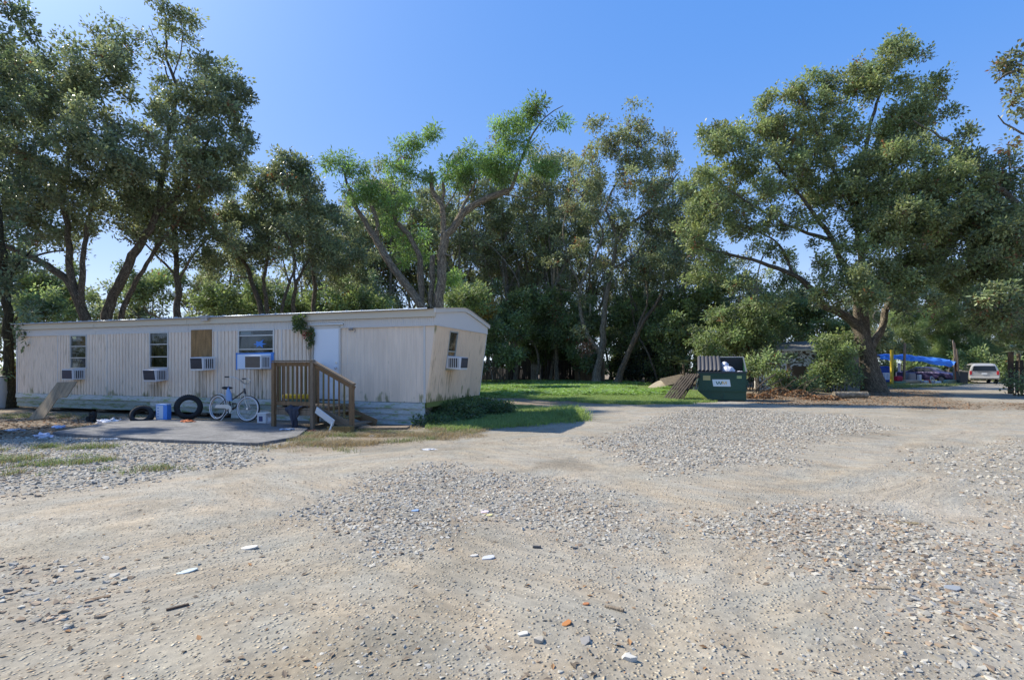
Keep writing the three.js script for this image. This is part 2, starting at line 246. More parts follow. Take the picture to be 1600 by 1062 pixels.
{
  const r = rngOf(77);
  const put = (x, z, s, brown, patch) => allStones.push({ x, z, s, c: stoneTint(r, brown), v: (r() * 6) | 0, a: r() * 6.28, tx: (r() - 0.5) * 0.7, tz: (r() - 0.5) * 0.7, patch });
  PATCH.forEach((q, k) => {
    const xs = q.p.map((v) => v[0]), zs = q.p.map((v) => v[1]), x0 = Math.min(...xs) - 0.6, x1 = Math.max(...xs) + 0.6, z0 = Math.min(...zs) - 0.8, z1 = Math.max(...zs) + 0.8;
    const n = Math.round((x1 - x0) * (z1 - z0) * q.n);
    for (let i = 0; i < n; i++) {
      const x = x0 + (x1 - x0) * r(), z = z0 + (z1 - z0) * r();
      const jx = x + 0.45 * noise(x * 1.1, z * 1.1, 4), jz = z + 0.45 * noise(x * 1.1, z * 1.1, 9);
      const m = soft(q.p, jx, jz, q.w) * (0.72 + 0.5 * noise(x * 1.7, z * 1.7, 2)) ;
      if (r() < m && !inside(PATIO, x, z)) put(x, z, q.s * (0.5 + 1.25 * Math.pow(r(), 2.4)), q.b, k);
    }
  });
  for (let i = 0; i < 46000; i++) {                       // strays over the whole yard
    const d = 2.2 + 15 * Math.pow(r(), 1.5), x = (r() * 2 - 1) * d * 1.08, z = -d;
    if (lawnAt(x, z) > 0.3 || inside(PATIO, x, z) || r() < 0.85 * trackAt(x, z) || noise(x * 0.5, z * 0.5, 51) + 0.5 * noise(x * 1.7, z * 1.7, 52) < -0.25 + 0.5 * r()) continue;
    put(x, z, 0.004 + 0.0145 * Math.pow(r(), 6), 0.16, -1);
  }
  allStones.forEach((s) => { s.show = s.s / -s.z * (Math.abs(s.x / s.z) < 1 && s.z < -2.4 ? 1 : 0); });
  allStones.sort((a, b) => b.show - a.show);
  const place = (s, o) => { o.position.set(s.x, gh(s.x, s.z) + s.s * 0.05, s.z); o.rotation.set(s.tx, s.a, s.tz); o.scale.setScalar(s.s); o.updateMatrix(); return o; };
  const tints = new Map();
  allStones.slice(0, 300).forEach((s) => {
    const key = s.c.toArray().map((v) => Math.round(v * 14)).join(); if (!tints.has(key)) tints.set(key, mat(s.c, 0.88));
    place(s, meshOf('stone', BIGSTONES[s.v], tints.get(key), ground));
  });
  const dummy = new THREE.Object3D();
  for (let k = -1; k < PATCH.length; k++) {
    const o = new THREE.Group(); o.name = numbered('gravel'); stuff(o); scene.add(o);
    tag(o, ['crushed shell grit strewn over the bare dirt yard', 'heap of grey crushed shell spread mid yard', 'bed of shell mixed with brown leaf chips', 'pale shell gravel before the green dumpster', 'shaded shell gravel beside the concrete slab', 'thin shell gravel on the lane side', 'brown bark and shell chips in the dirt', 'sparse shell grit with big flakes', 'loose shell strip next to the chip bed'][k + 1], 'gravel');
    for (let v = 0; v < 6; v++) {
      const list = allStones.slice(300).filter((s) => s.patch === k && s.v === v); if (!list.length) continue;
      const im = new THREE.InstancedMesh(STONES[v], stoneMat, list.length); im.name = 'gravel_stones'; stuff(im); im.castShadow = im.receiveShadow = true;
      list.forEach((s, i) => { im.setMatrixAt(i, place(s, dummy).matrix); im.setColorAt(i, s.c); }); o.add(im);
    }
  }
}

// ---------------------------------------------------------------- grass, weeds and leaf litter
function bladeTuft(seed, n, h, w, spread, lean) {
  const r = rngOf(seed), q = [];
  for (let i = 0; i < n; i++) {
    const a = r() * 6.28, x = (r() - 0.5) * spread, z = (r() - 0.5) * spread, hh = h * (0.5 + 0.7 * r()), l = lean * (0.3 + r()), dx = Math.cos(a), dz = Math.sin(a), sx = -dz * w / 2, sz = dx * w / 2;
    const b0 = V(x - sx, 0, z - sz), b1 = V(x + sx, 0, z + sz), m0 = V(x + dx * l * 0.35 * hh - sx * 0.8, hh * 0.6, z + dz * l * 0.35 * hh - sz * 0.8), m1 = V(x + dx * l * 0.35 * hh + sx * 0.8, hh * 0.6, z + dz * l * 0.35 * hh + sz * 0.8), t = V(x + dx * l * hh, hh * 0.93, z + dz * l * hh);
    q.push([b0, b1, m1, m0], [m0, m1, t]);
  }
  return quadsGeo(q);
}
function broadTuft(seed, n, L, h) {
  const r = rngOf(seed), q = [];
  for (let i = 0; i < n; i++) {
    const a = r() * 6.28, e = 0.15 + 0.8 * r(), x = (r() - 0.5) * 0.2, z = (r() - 0.5) * 0.2, dx = Math.cos(a), dz = Math.sin(a), l = L * (0.6 + 0.7 * r()), w = l * 0.36, y0 = h * (0.3 + 0.7 * r());
    const b = V(x, y0, z), t = V(x + dx * l * Math.cos(e), y0 + l * Math.sin(e) * 0.6, z + dz * l * Math.cos(e)), c = b.clone().lerp(t, 0.5);
    q.push([b, V(c.x - dz * w, c.y + 0.012, c.z + dx * w), t, V(c.x + dz * w, c.y + 0.012, c.z - dx * w)]);
  }
  return quadsGeo(q);
}
const TUFT = [bladeTuft(1, 9, 0.16, 0.012, 0.16, 0.5), bladeTuft(2, 9, 0.11, 0.011, 0.2, 0.8)], WEED = [broadTuft(3, 12, 0.1, 0.09), broadTuft(4, 14, 0.085, 0.14)], DRY = [bladeTuft(5, 10, 0.09, 0.007, 0.24, 1.6)];
function scatter(name, label, category, geo, material, list) {
  const o = new THREE.InstancedMesh(geo, material, list.length), d = new THREE.Object3D(); o.name = numbered(name); o.castShadow = o.receiveShadow = true;
  list.forEach((s, i) => { d.position.set(s.x, s.y ?? gh(s.x, s.z), s.z); d.rotation.set(s.tx ?? 0, s.a, s.tz ?? 0); d.scale.set(s.s, s.s * (s.h ?? 1), s.s); d.updateMatrix(); o.setMatrixAt(i, d.matrix); o.setColorAt(i, s.c); });
  scene.add(o); stuff(o); return tag(o, label, category);
}
{
  const r = rngOf(91), lawnBlades = [], lawnWeeds = [], dry = [], litter = [], chips = [];
  const boxOf = (P) => { const xs = P.map((v) => v[0]), zs = P.map((v) => v[1]); return [Math.min(...xs), Math.max(...xs), Math.min(...zs), Math.max(...zs)]; };
  LAWN.forEach((P, k) => {
    const [x0, x1, z0, z1] = boxOf(P), n = [120000, 16000, 9000][k];
    for (let i = 0; i < n; i++) {
      const x = x0 + (x1 - x0) * r(), z = z1 - (z1 - z0) * Math.pow(r(), k ? 1 : 1.35), m = soft(P, x + 0.8 * noise(x * 0.7, z * 0.7, 3), z + 0.8 * noise(x * 0.7, z * 0.7, 8), 0.5);
      if (r() > m) continue;
      const lush = fbm(x * 0.18, z * 0.18, 21), g = 0.75 + 0.4 * r(), big = smooth(-0.15, 0.3, lush + (k ? -0.2 : 0.06 * (-z - 30)));
      if (k === 2) lawnBlades.push({ x, z, a: r() * 6.28, s: 0.9 + 0.5 * r(), c: lin(0.28 * g, 0.32 * g, 0.1 * g) });
      else if (k === 0 && r() < 0.4 * big) lawnWeeds.push({ x, z, a: r() * 6.28, s: (0.8 + 0.9 * r()) * (0.7 + 0.8 * big), c: lin(0.25 * g, 0.42 * g, 0.065 * g) });
      else lawnBlades.push({ x, z, a: r() * 6.28, s: (0.8 + 0.5 * r()) * (0.7 + 0.8 * big), c: lin(0.29 * g, 0.40 * g, 0.09 * g) });
    }
  });
  scatter('grass', 'bright green unmown grass of the open lawn', 'grass', TUFT[0], leafSoft, lawnBlades);
  scatter('weeds', 'broad leaved lush green weeds in the lawn', 'weeds', WEED[0], leafSoft, lawnWeeds);
  { const [x0, x1, z0, z1] = boxOf(DRYSTRIP);
    for (let i = 0; i < 9000; i++) { const x = x0 + (x1 - x0) * r(), z = z0 + (z1 - z0) * r(); if (r() > soft(DRYSTRIP, x + 0.4 * noise(x * 2, z * 2, 3), z + 0.4 * noise(x * 2, z * 2, 8), 0.3) * (0.3 + 1.3 * noise(x * 1.5, z * 1.5, 5))) continue; const g = 0.8 + 0.5 * r(), green = noise(x * 1.1, z * 1.1, 15) > 0.08; dry.push({ x, z, a: r() * 6.28, s: 0.5 + 0.6 * r(), c: green ? lin(0.16 * g, 0.19 * g, 0.05 * g) : lin(0.30 * g, 0.23 * g, 0.11 * g) }); } }
  for (const [px, py, rx, rz, n] of [[60, 722, 0.9, 0.35, 700], [60, 700, 1.1, 0.28, 500], [20, 740, 0.5, 0.25, 250], [180, 668, 0.8, 0.3, 300], [20, 650, 1.4, 0.6, 500], [120, 652, 1.5, 0.4, 400], [230, 735, 0.5, 0.2, 120]]) {
    const c = onGround(px, py); for (let i = 0; i < n; i++) { const a = r() * 6.28, q = Math.pow(r(), 0.7) * 1.35, x = c.x + Math.cos(a) * q * rx, z = c.z + Math.sin(a) * q * rz, g = 0.8 + 0.5 * r(); if (!inside(PATIO, x, z) && noise(x * 2.3, z * 2.3, 6) > -0.05 + 0.2 * r()) dry.push({ x, z, a: r() * 6.28, s: 0.5 + 0.6 * r(), c: r() < 0.7 ? lin(0.13 * g, 0.19 * g, 0.04 * g) : lin(0.28 * g, 0.22 * g, 0.11 * g) }); } }
  scatter('dry_grass', 'sparse yellowing grass along the slab and porch', 'grass', DRY[0], leafSoft, dry);
  const leafChip = quadsGeo([[V(-0.5, 0, 0), V(0, 0.12, -0.22), V(0.5, 0.05, 0), V(0, 0.1, 0.24)]]);
  LITTER.forEach((P) => { const [x0, x1, z0, z1] = boxOf(P), n = Math.min(9000, (x1 - x0) * (z1 - z0) * 130); for (let i = 0; i < n; i++) { const x = x0 + (x1 - x0) * r(), z = z0 + (z1 - z0) * r(); if (r() > soft(P, x + 0.7 * noise(x, z, 3), z + 0.7 * noise(x, z, 8), 0.5)) continue; const g = 0.5 + 0.9 * r(); litter.push({ x, z, y: gh(x, z) + 0.004, a: r() * 6.28, tx: (r() - 0.5) * 0.6, tz: (r() - 0.5) * 0.6, s: 0.05 + 0.07 * r(), c: r() < 0.3 ? lin(0.34 * g, 0.17 * g, 0.07 * g) : lin(0.2 * g, 0.14 * g, 0.085 * g) }); } });
  for (let i = 0; i < 1500; i++) { const d = 2.4 + 16 * Math.pow(r(), 1.6), x = (r() * 2 - 1) * d * 1.05, z = -d, g = 0.5 + 0.8 * r(); if (inside(PATIO, x, z) && r() < 0.6) continue; chips.push({ x, z, y: gh(x, z) + (inside(PATIO, x, z) ? 0.07 : 0.004), a: r() * 6.28, tx: (r() - 0.5) * 0.5, tz: (r() - 0.5) * 0.5, s: 0.018 + 0.045 * Math.pow(r(), 2), c: r() < 0.2 ? lin(0.36 * g, 0.2 * g, 0.09 * g) : lin(0.19 * g, 0.145 * g, 0.1 * g) }); }
  scatter('leaf_litter', 'brown fallen leaves under the big oak and along the lane', 'leaf litter', leafChip, strawMat, litter);
  scatter('fallen_leaves', 'small dry leaf and bark flakes strewn across the yard', 'leaves', leafChip, strawMat, chips);
}
// ---------------------------------------------------------------- trees
function sprig(seed, n, spread, L, W, up = 0.5, droop = 0) {
  const r = rngOf(seed), q = [];
  for (let i = 0; i < n; i++) {
    const dir = V(r() - 0.5, (r() - 0.5) * 0.9, r() - 0.5).normalize(), p = dir.clone().multiplyScalar(spread * (0.25 + 0.75 * r()));
    const f = dir.clone().add(V((r() - 0.5) * 1.2, (r() - 0.4) * 0.9 - droop, (r() - 0.5) * 1.2)).normalize(), nn = V(r() - 0.5, up + 0.5 * r(), r() - 0.5).normalize(), s = f.clone().cross(nn).normalize(), l = L * (0.7 + 0.6 * r()), w = W * (0.7 + 0.6 * r()), fold = nn.clone().multiplyScalar(w * 0.18);
    const m = p.clone().addScaledVector(f, l * 0.52).sub(fold);
    q.push([p, m.clone().addScaledVector(s, w / 2).add(fold.clone().multiplyScalar(2)), p.clone().addScaledVector(f, l), m.clone().addScaledVector(s, -w / 2).add(fold.clone().multiplyScalar(2))]);
  }
  return quadsGeo(q);
}
function frond(seed, pairs, L, P) {                    // a feathery double-cut leaf with rows of narrow leaflets
  const r = rngOf(seed), q = [];
  for (let i = 0; i < pairs; i++) {
    const t = (i + 1) / pairs, y = -0.28 * t * t * L, z = t * L;
    for (const s of [-1, 1]) { const l = P * (1 - 0.55 * Math.abs(t - 0.45)) * (0.85 + 0.3 * r()), w = L / pairs * 0.4, a = V(0, y, z - w / 2), b = V(0, y, z + w / 2), dy = -0.22 * l; q.push([a, b, V(s * l, y + dy, z + w * 0.9), V(s * l, y + dy, z - w * 0.1)]); }
  }
  return quadsGeo(q);
}
const SPRIG = {
  oak: [sprig(1, 18, 0.26, 0.145, 0.074), sprig(2, 18, 0.3, 0.155, 0.078), sprig(3, 15, 0.22, 0.16, 0.08)],
  soft: [sprig(4, 18, 0.3, 0.19, 0.1, 0.7, 0.25), sprig(5, 18, 0.26, 0.18, 0.1, 0.7, 0.25)],
  pinna: [sprig(26, 26, 0.30, 0.17, 0.05, 0.9, 0.3), sprig(27, 26, 0.26, 0.16, 0.045, 0.9, 0.3)],
  frond: [frond(6, 10, 0.5, 0.15), frond(7, 9, 0.42, 0.13)],
  needle: [sprig(8, 34, 0.22, 0.30, 0.02, 0.4, 0.35), sprig(9, 34, 0.2, 0.27, 0.02, 0.4, 0.35)],
};
class Skin {                                           // tapered limbs collected into one trunk mesh
  constructor() { this.p = []; this.n = []; this.uv = []; this.i = []; }
  limb(pts, rad, sides) {
    const base = this.p.length / 3; let side = null, run = 0;
    for (let k = 0; k < pts.length; k++) {
      const t = pts[Math.min(k + 1, pts.length - 1)].clone().sub(pts[Math.max(k - 1, 0)]).normalize();
      if (!side) side = Math.abs(t.y) > 0.9 ? V(1, 0, 0) : V(0, 1, 0);
      side = side.clone().addScaledVector(t, -side.dot(t)).normalize(); const up = t.clone().cross(side);
      if (k) run += pts[k].distanceTo(pts[k - 1]);
      for (let s = 0; s <= sides; s++) {
        const a = s / sides * Math.PI * 2, wob = sides > 6 ? 1 + 0.24 * noise(Math.cos(a) * 1.4 + pts[k].x, Math.sin(a) * 1.4 + pts[k].z, pts[k].y * 0.8) : 1;
        const n = side.clone().multiplyScalar(Math.cos(a)).addScaledVector(up, Math.sin(a)), q = pts[k].clone().addScaledVector(n, rad[k] * wob);
        this.p.push(q.x, q.y, q.z); this.n.push(n.x, n.y, n.z); this.uv.push(s / sides * Math.max(0.4, Math.round(rad[0] * 6)), run);
      }
    }
    for (let k = 0; k < pts.length - 1; k++) for (let s = 0; s < sides; s++) { const a = base + k * (sides + 1) + s, b = a + sides + 1; this.i.push(a, a + 1, b + 1, a, b + 1, b); }
  }
  geo() { const g = new THREE.BufferGeometry(); g.setAttribute('position', new THREE.Float32BufferAttribute(this.p, 3)); g.setAttribute('normal', new THREE.Float32BufferAttribute(this.n, 3)); g.setAttribute('uv', new THREE.Float32BufferAttribute(this.uv, 2)); g.setIndex(this.i); return g; }
}
let treeSeed = 100;
const DENSE = 3.0, SLIM = 0.8;
// o: d (metres ahead of the camera's spot), limbs [[ [px,py,dd], ... ], r0, r1], clumps [px, py, rx, ry, dd, density], all measured on the photograph at that distance
function tree(o) {
  const r = rngOf(treeSeed++), gauss = () => (r() + r() + r() + r() - 2) * 0.86, skin = new Skin(), nodes = [], d = o.d;
  const root = at(o.base, HORIZON, d); root.y = 0; const T = thing(o.name, o.label, o.category ?? 'tree', [root.x, 0, root.z], 0, o.group);
  const local = (px, py, dd = 0) => at(px, py, d + dd).sub(root);
  for (const [pts, R0_, R1_] of o.limbs) {
    const r0 = R0_ * SLIM, r1 = R1_ * SLIM;
    let P = pts.map(([px, py, dd]) => py === 'g' ? (() => { const q = local(px, HORIZON, dd ?? 0); q.y = -0.15; return q; })() : local(px, py, dd ?? 0));
    const curve = new THREE.CatmullRomCurve3(P, false, 'centripetal'), n = Math.max(5, Math.round(curve.getLength() / (r0 > 0.12 ? 0.45 : 0.35))), Q = curve.getPoints(n), rad = [];
    Q.forEach((q, k) => {
      const t = k / n; let rr = r0 + (r1 - r0) * Math.pow(t, 0.8);
      if (pts[0][1] === 'g') rr *= 1 + 0.45 * Math.exp(-Math.max(0, q.y) / (r0 * 1.6));
      if (k && k < n) { q.x += 0.35 * r0 * noise(q.x * 0.9, q.y * 0.9, 3) + 0.05 * gauss() * Math.min(1, r0 * 4); q.z += 0.05 * gauss(); q.y += 0.03 * gauss(); }
      rad.push(rr); nodes.push({ p: q, r: rr, c: 0 });
    });
    skin.limb(Q, rad, r0 > 0.2 ? 12 : r0 > 0.07 ? 8 : 5);
    if (r1 > 0.05) { const e = Q[n]; skin.limb([e, e.clone().addScaledVector(e.clone().sub(Q[n - 1]).normalize(), 0.02)], [r1, 0.001], r0 > 0.2 ? 12 : 8); }
  }
  const kind = SPRIG[o.leaf ?? 'oak'], lists = kind.map(() => []), tint = o.tint ?? [0.075, 0.105, 0.035], sc = o.scale ?? 1, per = o.per ?? 15, sigma = o.sigma ?? 0.36;
  const targets = [];
  for (const [px, py, rx, ry, dd = 0, dens = 1, hue] of o.clumps) {
    const c = local(px, py, dd), ax = rx / F * (d + dd), ay = ry / F * (d + dd), az = Math.min(o.thick ?? 3.2, (ax + ay) * 0.5 * 0.95), n = Math.max(1, Math.round(dens * (o.k ?? 1.5) * DENSE * Math.pow(ax * ay * az, 0.72)));
    for (let i = 0; i < n; i++) {
      const v = V(r() - 0.5, r() - 0.5, r() - 0.5).normalize().multiplyScalar(Math.pow(r(), 0.42) * (r() < 0.12 ? 1.25 : 1));
      const q = V(c.x + v.x * ax, c.y + v.y * ay, c.z + v.z * az); if (q.y < 0.25) q.y = 0.25 + r() * 0.6; targets.push({ q, hue });
    }
  }
  if (nodes.length) targets.sort((a, b) => a.q.distanceToSquared(nodes[0].p) - b.q.distanceToSquared(nodes[0].p));
  for (const { q, hue } of targets) {
    let best = null, bc = 1e9;
    for (const n of nodes) { const dx = q.x - n.p.x, dy = q.y - n.p.y, dz = q.z - n.p.z, D = dx * dx + dy * dy + dz * dz; if (D > bc * bc) continue; const c = Math.sqrt(D) + 0.45 * Math.max(0, -dy) + 0.05 * n.c + (n.r > 0.2 ? 0.5 : 0); if (c < bc) { bc = c; best = n; } }
    if (best) {
      best.c++;
      const L = best.p.distanceTo(q), mid = best.p.clone().lerp(q, 0.5).add(V(gauss() * 0.12 * L, (0.06 + 0.08 * r()) * L, gauss() * 0.12 * L)), n = Math.max(2, Math.min(7, Math.round(L / 0.5))), r0 = Math.min(best.r * 0.75, 0.012 + 0.017 * L + 0.004), r1 = Math.min(r0, o.twig ?? 0.009), P = [], rad = [];
      for (let k = 0; k <= n; k++) { const t = k / n, a = best.p.clone().lerp(mid, t), b = mid.clone().lerp(q, t), p = a.lerp(b, t); if (k && k < n) p.add(V(gauss() * 0.035 * L / n * 3, gauss() * 0.03 * L, gauss() * 0.035 * L)); P.push(p); rad.push(r0 + (r1 - r0) * t); if (k) nodes.push({ p, r: rad[k], c: 0 }); }
      skin.limb(P, rad, r0 > 0.05 ? 6 : 3);
    }
    const cl = 0.8 + 0.4 * r(), m = Math.round(per * (0.5 + r())), th = hue ?? tint;
    if (r() < (o.bare ?? 0)) continue;
    for (let i = 0; i < m; i++) {
      const g = cl * (0.5 + 0.95 * r()), yel = r() * 0.25, brown = r() < (o.brown ?? 0.012);
      const p = q.clone().add(V(gauss() * sigma, gauss() * sigma * 0.72, gauss() * sigma)); if (p.y < 0.05) p.y = 0.05 + r() * 0.2;
      lists[(r() * kind.length) | 0].push({ p, s: sc * (0.7 + 0.6 * r()), a: r() * 6.28, t: (r() - 0.5) * 1.0, u: (r() - 0.5) * 1.0, c: brown ? lin(0.22 * g, 0.10 * g, 0.035 * g) : lin(th[0] * g * (1 + yel), th[1] * g, th[2] * g * (1 - yel * 0.6)) });
    }
  }
  if (skin.p.length) meshOf('trunk', skin.geo(), o.bark ?? barkDark, T);
  const crown = new THREE.Group(); crown.name = 'crown'; T.add(crown); const dm = new THREE.Object3D();
  lists.forEach((L, k) => {
    if (!L.length) return; const im = new THREE.InstancedMesh(kind[k], o.mat ?? leafGloss, L.length); im.name = 'foliage'; stuff(im); im.castShadow = im.receiveShadow = true;
    L.forEach((s, i) => { dm.position.copy(s.p); dm.rotation.set(s.t, s.a, s.u); dm.scale.setScalar(s.s); dm.updateMatrix(); im.setMatrixAt(i, dm.matrix); im.setColorAt(i, s.c); }); crown.add(im);
  });
  if (o.moss) {                                        // grey strands hanging from the branches
    const g = quadsGeo([0, 1, 2, 3, 4, 5].map((k) => { const a = k * 1.05, x = Math.cos(a) * 0.06, z = Math.sin(a) * 0.06; return [V(x, 0, z), V(x + 0.018, 0, z), V(x * 1.5 + 0.004, -0.8 - 0.05 * k, z * 1.4), V(x * 1.5, -0.8 - 0.05 * k, z * 1.4)]; })), list = [];
    for (let i = 0; i < o.moss; i++) { const n = nodes[(r() * nodes.length) | 0]; if (n.p.y > 2.5) list.push([n.p, 0.5 + 1.1 * r(), r() * 6.28]); }
    const im = new THREE.InstancedMesh(g, strawMat, list.length); im.name = 'hanging_moss'; stuff(im); list.forEach(([p, s, a], i) => { dm.position.copy(p); dm.rotation.set(0, a, 0); dm.scale.set(0.8, s, 0.8); dm.updateMatrix(); im.setMatrixAt(i, dm.matrix); const k = 0.7 + 0.5 * r(); im.setColorAt(i, lin(0.21 * k, 0.20 * k, 0.17 * k)); }); T.add(im);
  }
  SPRIGS += lists.reduce((s, l) => s + l.length, 0); return T;
}
let SPRIGS = 0;
const DARKOAK = [0.22, 0.295, 0.145], GREYOAK = [0.24, 0.31, 0.15], SUNNY = [0.235, 0.31, 0.145];

// three oaks behind the long wall of the trailer
tree({ name: 'oak_tree', label: 'dark oak with forked trunk and long low limb over the trailer roof', base: 133, d: 23, bark: barkDark, k: 2.7, tint: DARKOAK,
  limbs: [[[[133, 'g'], [134, 540], [130, 495], [118, 455], [88, 425], [50, 402], [0, 380], [-60, 350]], 0.36, 0.1], [[[122, 465], [108, 420], [106, 370], [96, 300], [110, 220], [120, 150]], 0.24, 0.05], [[[127, 480], [128, 430], [133, 370], [150, 290], [180, 200]], 0.2, 0.05]],
  clumps: [[200, 260, 50, 40, 0, 0.8], [70, 180, 85, 80, 0, 1], [150, 125, 65, 62, -1, 1], [40, 110, 60, 55, 0, 0.9], [90, 270, 110, 65, -1, 1], [20, 300, 80, 80, 1, 1], [160, 230, 70, 60, -2, 1], [60, 365, 90, 40, 1, 0.6], [190, 90, 45, 50, 0, 0.8], [-60, 220, 90, 120, 0, 0.8], [150, 320, 60, 40, 1, 0.7]] });
tree({ name: 'oak_tree', label: 'tall leaning oak with bare spire rising above its neighbours', base: 165, d: 24, bark: barkDark, k: 2.7, tint: DARKOAK,
  limbs: [[[[160, 'g'], [166, 495], [190, 432], [222, 378], [244, 335], [250, 295], [262, 220], [275, 140], [262, 90], [258, 20]], 0.34, 0.04], [[[187, 'g', 0.5], [189, 495, 0.5], [212, 440, 0.5], [246, 385, 0.6], [290, 330, 0.8], [330, 250, 1]], 0.2, 0.05], [[[244, 335], [290, 290], [330, 210], [350, 170]], 0.14, 0.03], [[[268, 140], [250, 85], [232, 40]], 0.05, 0.02], [[[270, 120], [285, 60], [280, 20]], 0.04, 0.02]],
  clumps: [[258, 70, 26, 40, 0, 0.6], [255, 20, 30, 18, 0, 0.8], [285, 40, 22, 26, 0, 0.7], [250, 180, 50, 45, 0, 1], [320, 125, 52, 55, 0, 1], [350, 175, 45, 55, 0, 1], [280, 240, 85, 60, -1, 1], [210, 300, 70, 50, 0, 1], [330, 260, 55, 50, 0, 1], [230, 360, 60, 30, 0, 0.5], [380, 140, 16, 14, 0, 0.7], [360, 240, 34, 40, 0, 0.9], [300, 320, 60, 36, 1, 0.9]] });
tree({ name: 'oak_tree', label: 'upright oak with single slim straight trunk behind the roof lamp', base: 275, d: 26, bark: barkDark, k: 2.6, tint: DARKOAK,
  limbs: [[[[276, 'g'], [276, 495], [277, 440], [272, 380], [268, 330], [275, 280]], 0.26, 0.08], [[[277, 440], [300, 400], [325, 370]], 0.1, 0.04], [[[275, 430], [240, 395], [215, 370]], 0.09, 0.04]],
  clumps: [[290, 330, 70, 45, 0, 1], [240, 350, 50, 40, 0, 0.9], [330, 380, 55, 40, 0, 0.8], [290, 400, 50, 30, 0, 0.4]] });
tree({ name: 'oak_tree', label: 'spreading oak of many thin dark stems beside the pollarded tree', base: 425, d: 28, bark: barkDark, k: 2.9, tint: DARKOAK, brown: 0.02,
  limbs: [[[[412, 'g'], [408, 485], [392, 440], [382, 410], [350, 385], [330, 350]], 0.24, 0.06], [[[422, 'g'], [418, 485], [412, 440], [420, 390], [410, 330]], 0.2, 0.05], [[[458, 'g'], [458, 485], [462, 445], [480, 410], [500, 370]], 0.2, 0.05], [[[490, 'g', 1], [490, 485, 1], [492, 440, 1], [486, 400, 1], [480, 330, 1], [465, 280, 1]], 0.2, 0.05], [[[438, 'g', -1], [440, 485, -1], [450, 445, -1], [462, 410, -1], [440, 350, -1]], 0.14, 0.04]],
  clumps: [[400, 300, 55, 50, 0, 1], [450, 285, 50, 42, 0, 1], [500, 310, 32, 40, 0, 0.9], [370, 360, 50, 45, 0, 1], [440, 370, 70, 50, 0, 1], [510, 390, 50, 50, 0, 0.9], [555, 420, 45, 40, 1, 0.7], [350, 420, 30, 26, 0, 0.5], [450, 245, 14, 14, 0, 0.6], [480, 270, 24, 22, 0, 0.7, [0.1, 0.16, 0.04]], [540, 360, 30, 40, 1, 0.7]] });

// pollarded tree with feathery leaves
tree({ name: 'pollarded_tree', label: 'pale pollarded tree with sawn limbs and feathery green fronds', base: 672, d: 24, bark: barkPale, leaf: 'pinna', mat: leafSoft, k: 6, per: 9, sigma: 0.30, tint: [0.2, 0.36, 0.09], scale: 1.0, thick: 2.6, twig: 0.012,
  limbs: [[[[664, 'g'], [660, 480], [630, 440], [603, 400], [588, 375], [565, 338], [552, 312], [545, 290], [538, 270], [528, 250]], 0.32, 0.03], [[[588, 375], [590, 350], [581, 322]], 0.13, 0.10], [[[662, 'g', 0.4], [660, 480, 0.3], [657, 420, 0.3], [655, 398, 0.3], [636, 365, 0.3], [620, 345, 0.3], [614, 326, 0.3]], 0.22, 0.13], [[[672, 'g', 0.2], [674, 480, 0.2], [675, 430, 0.2], [676, 400, 0.2]], 0.17, 0.16], [[[684, 'g'], [685, 480], [690, 430], [692, 385], [710, 350], [738, 322], [770, 306], [795, 298]], 0.33, 0.17], [[[693, 395, 0], [704, 400, -0.2], [709, 394, -0.3]], 0.08, 0.05], [[[693, 380], [692, 340], [690, 318], [677, 302], [673, 285], [674, 270]], 0.19, 0.1], [[[690, 318], [694, 300], [692, 285]], 0.1, 0.07], [[[790, 300], [800, 292], [808, 265], [820, 235], [835, 205], [850, 185], [880, 165]], 0.14, 0.02], [[[780, 303], [800, 305], [830, 310], [850, 300]], 0.05, 0.02], [[[700, 370, 0], [735, 300, 0.2], [745, 280, 0.2]], 0.1, 0.06], [[[690, 330], [712, 300], [716, 282]], 0.06, 0.03], [[[674, 285], [640, 270], [620, 262]], 0.05, 0.02], [[[614, 328], [600, 310], [590, 300]], 0.04, 0.02]],
  clumps: [[528, 252, 26, 16, 0, 0.9], [552, 272, 26, 18, 0, 0.9], [565, 310, 34, 22, 0, 0.8], [592, 296, 22, 14, 0, 0.8], [642, 228, 26, 18, 0, 0.9], [625, 262, 30, 18, 0, 0.9], [690, 205, 26, 10, 0, 0.7], [672, 272, 26, 14, 0, 0.7], [628, 320, 26, 18, 0, 0.7], [715, 280, 26, 18, 0, 0.9], [748, 258, 42, 22, 0, 1.1], [790, 255, 30, 30, 0, 1.1], [805, 200, 36, 26, 0, 0.8], [835, 168, 40, 12, 0, 0.8], [872, 185, 16, 12, 0, 0.8], [860, 270, 30, 22, 0, 0.7], [640, 395, 28, 24, 1, 0.6], [700, 435, 28, 20, 1, 0.5], [610, 350, 26, 16, 0.6, 0.6], [645, 365, 20, 12, 0.5, 0.5]] });

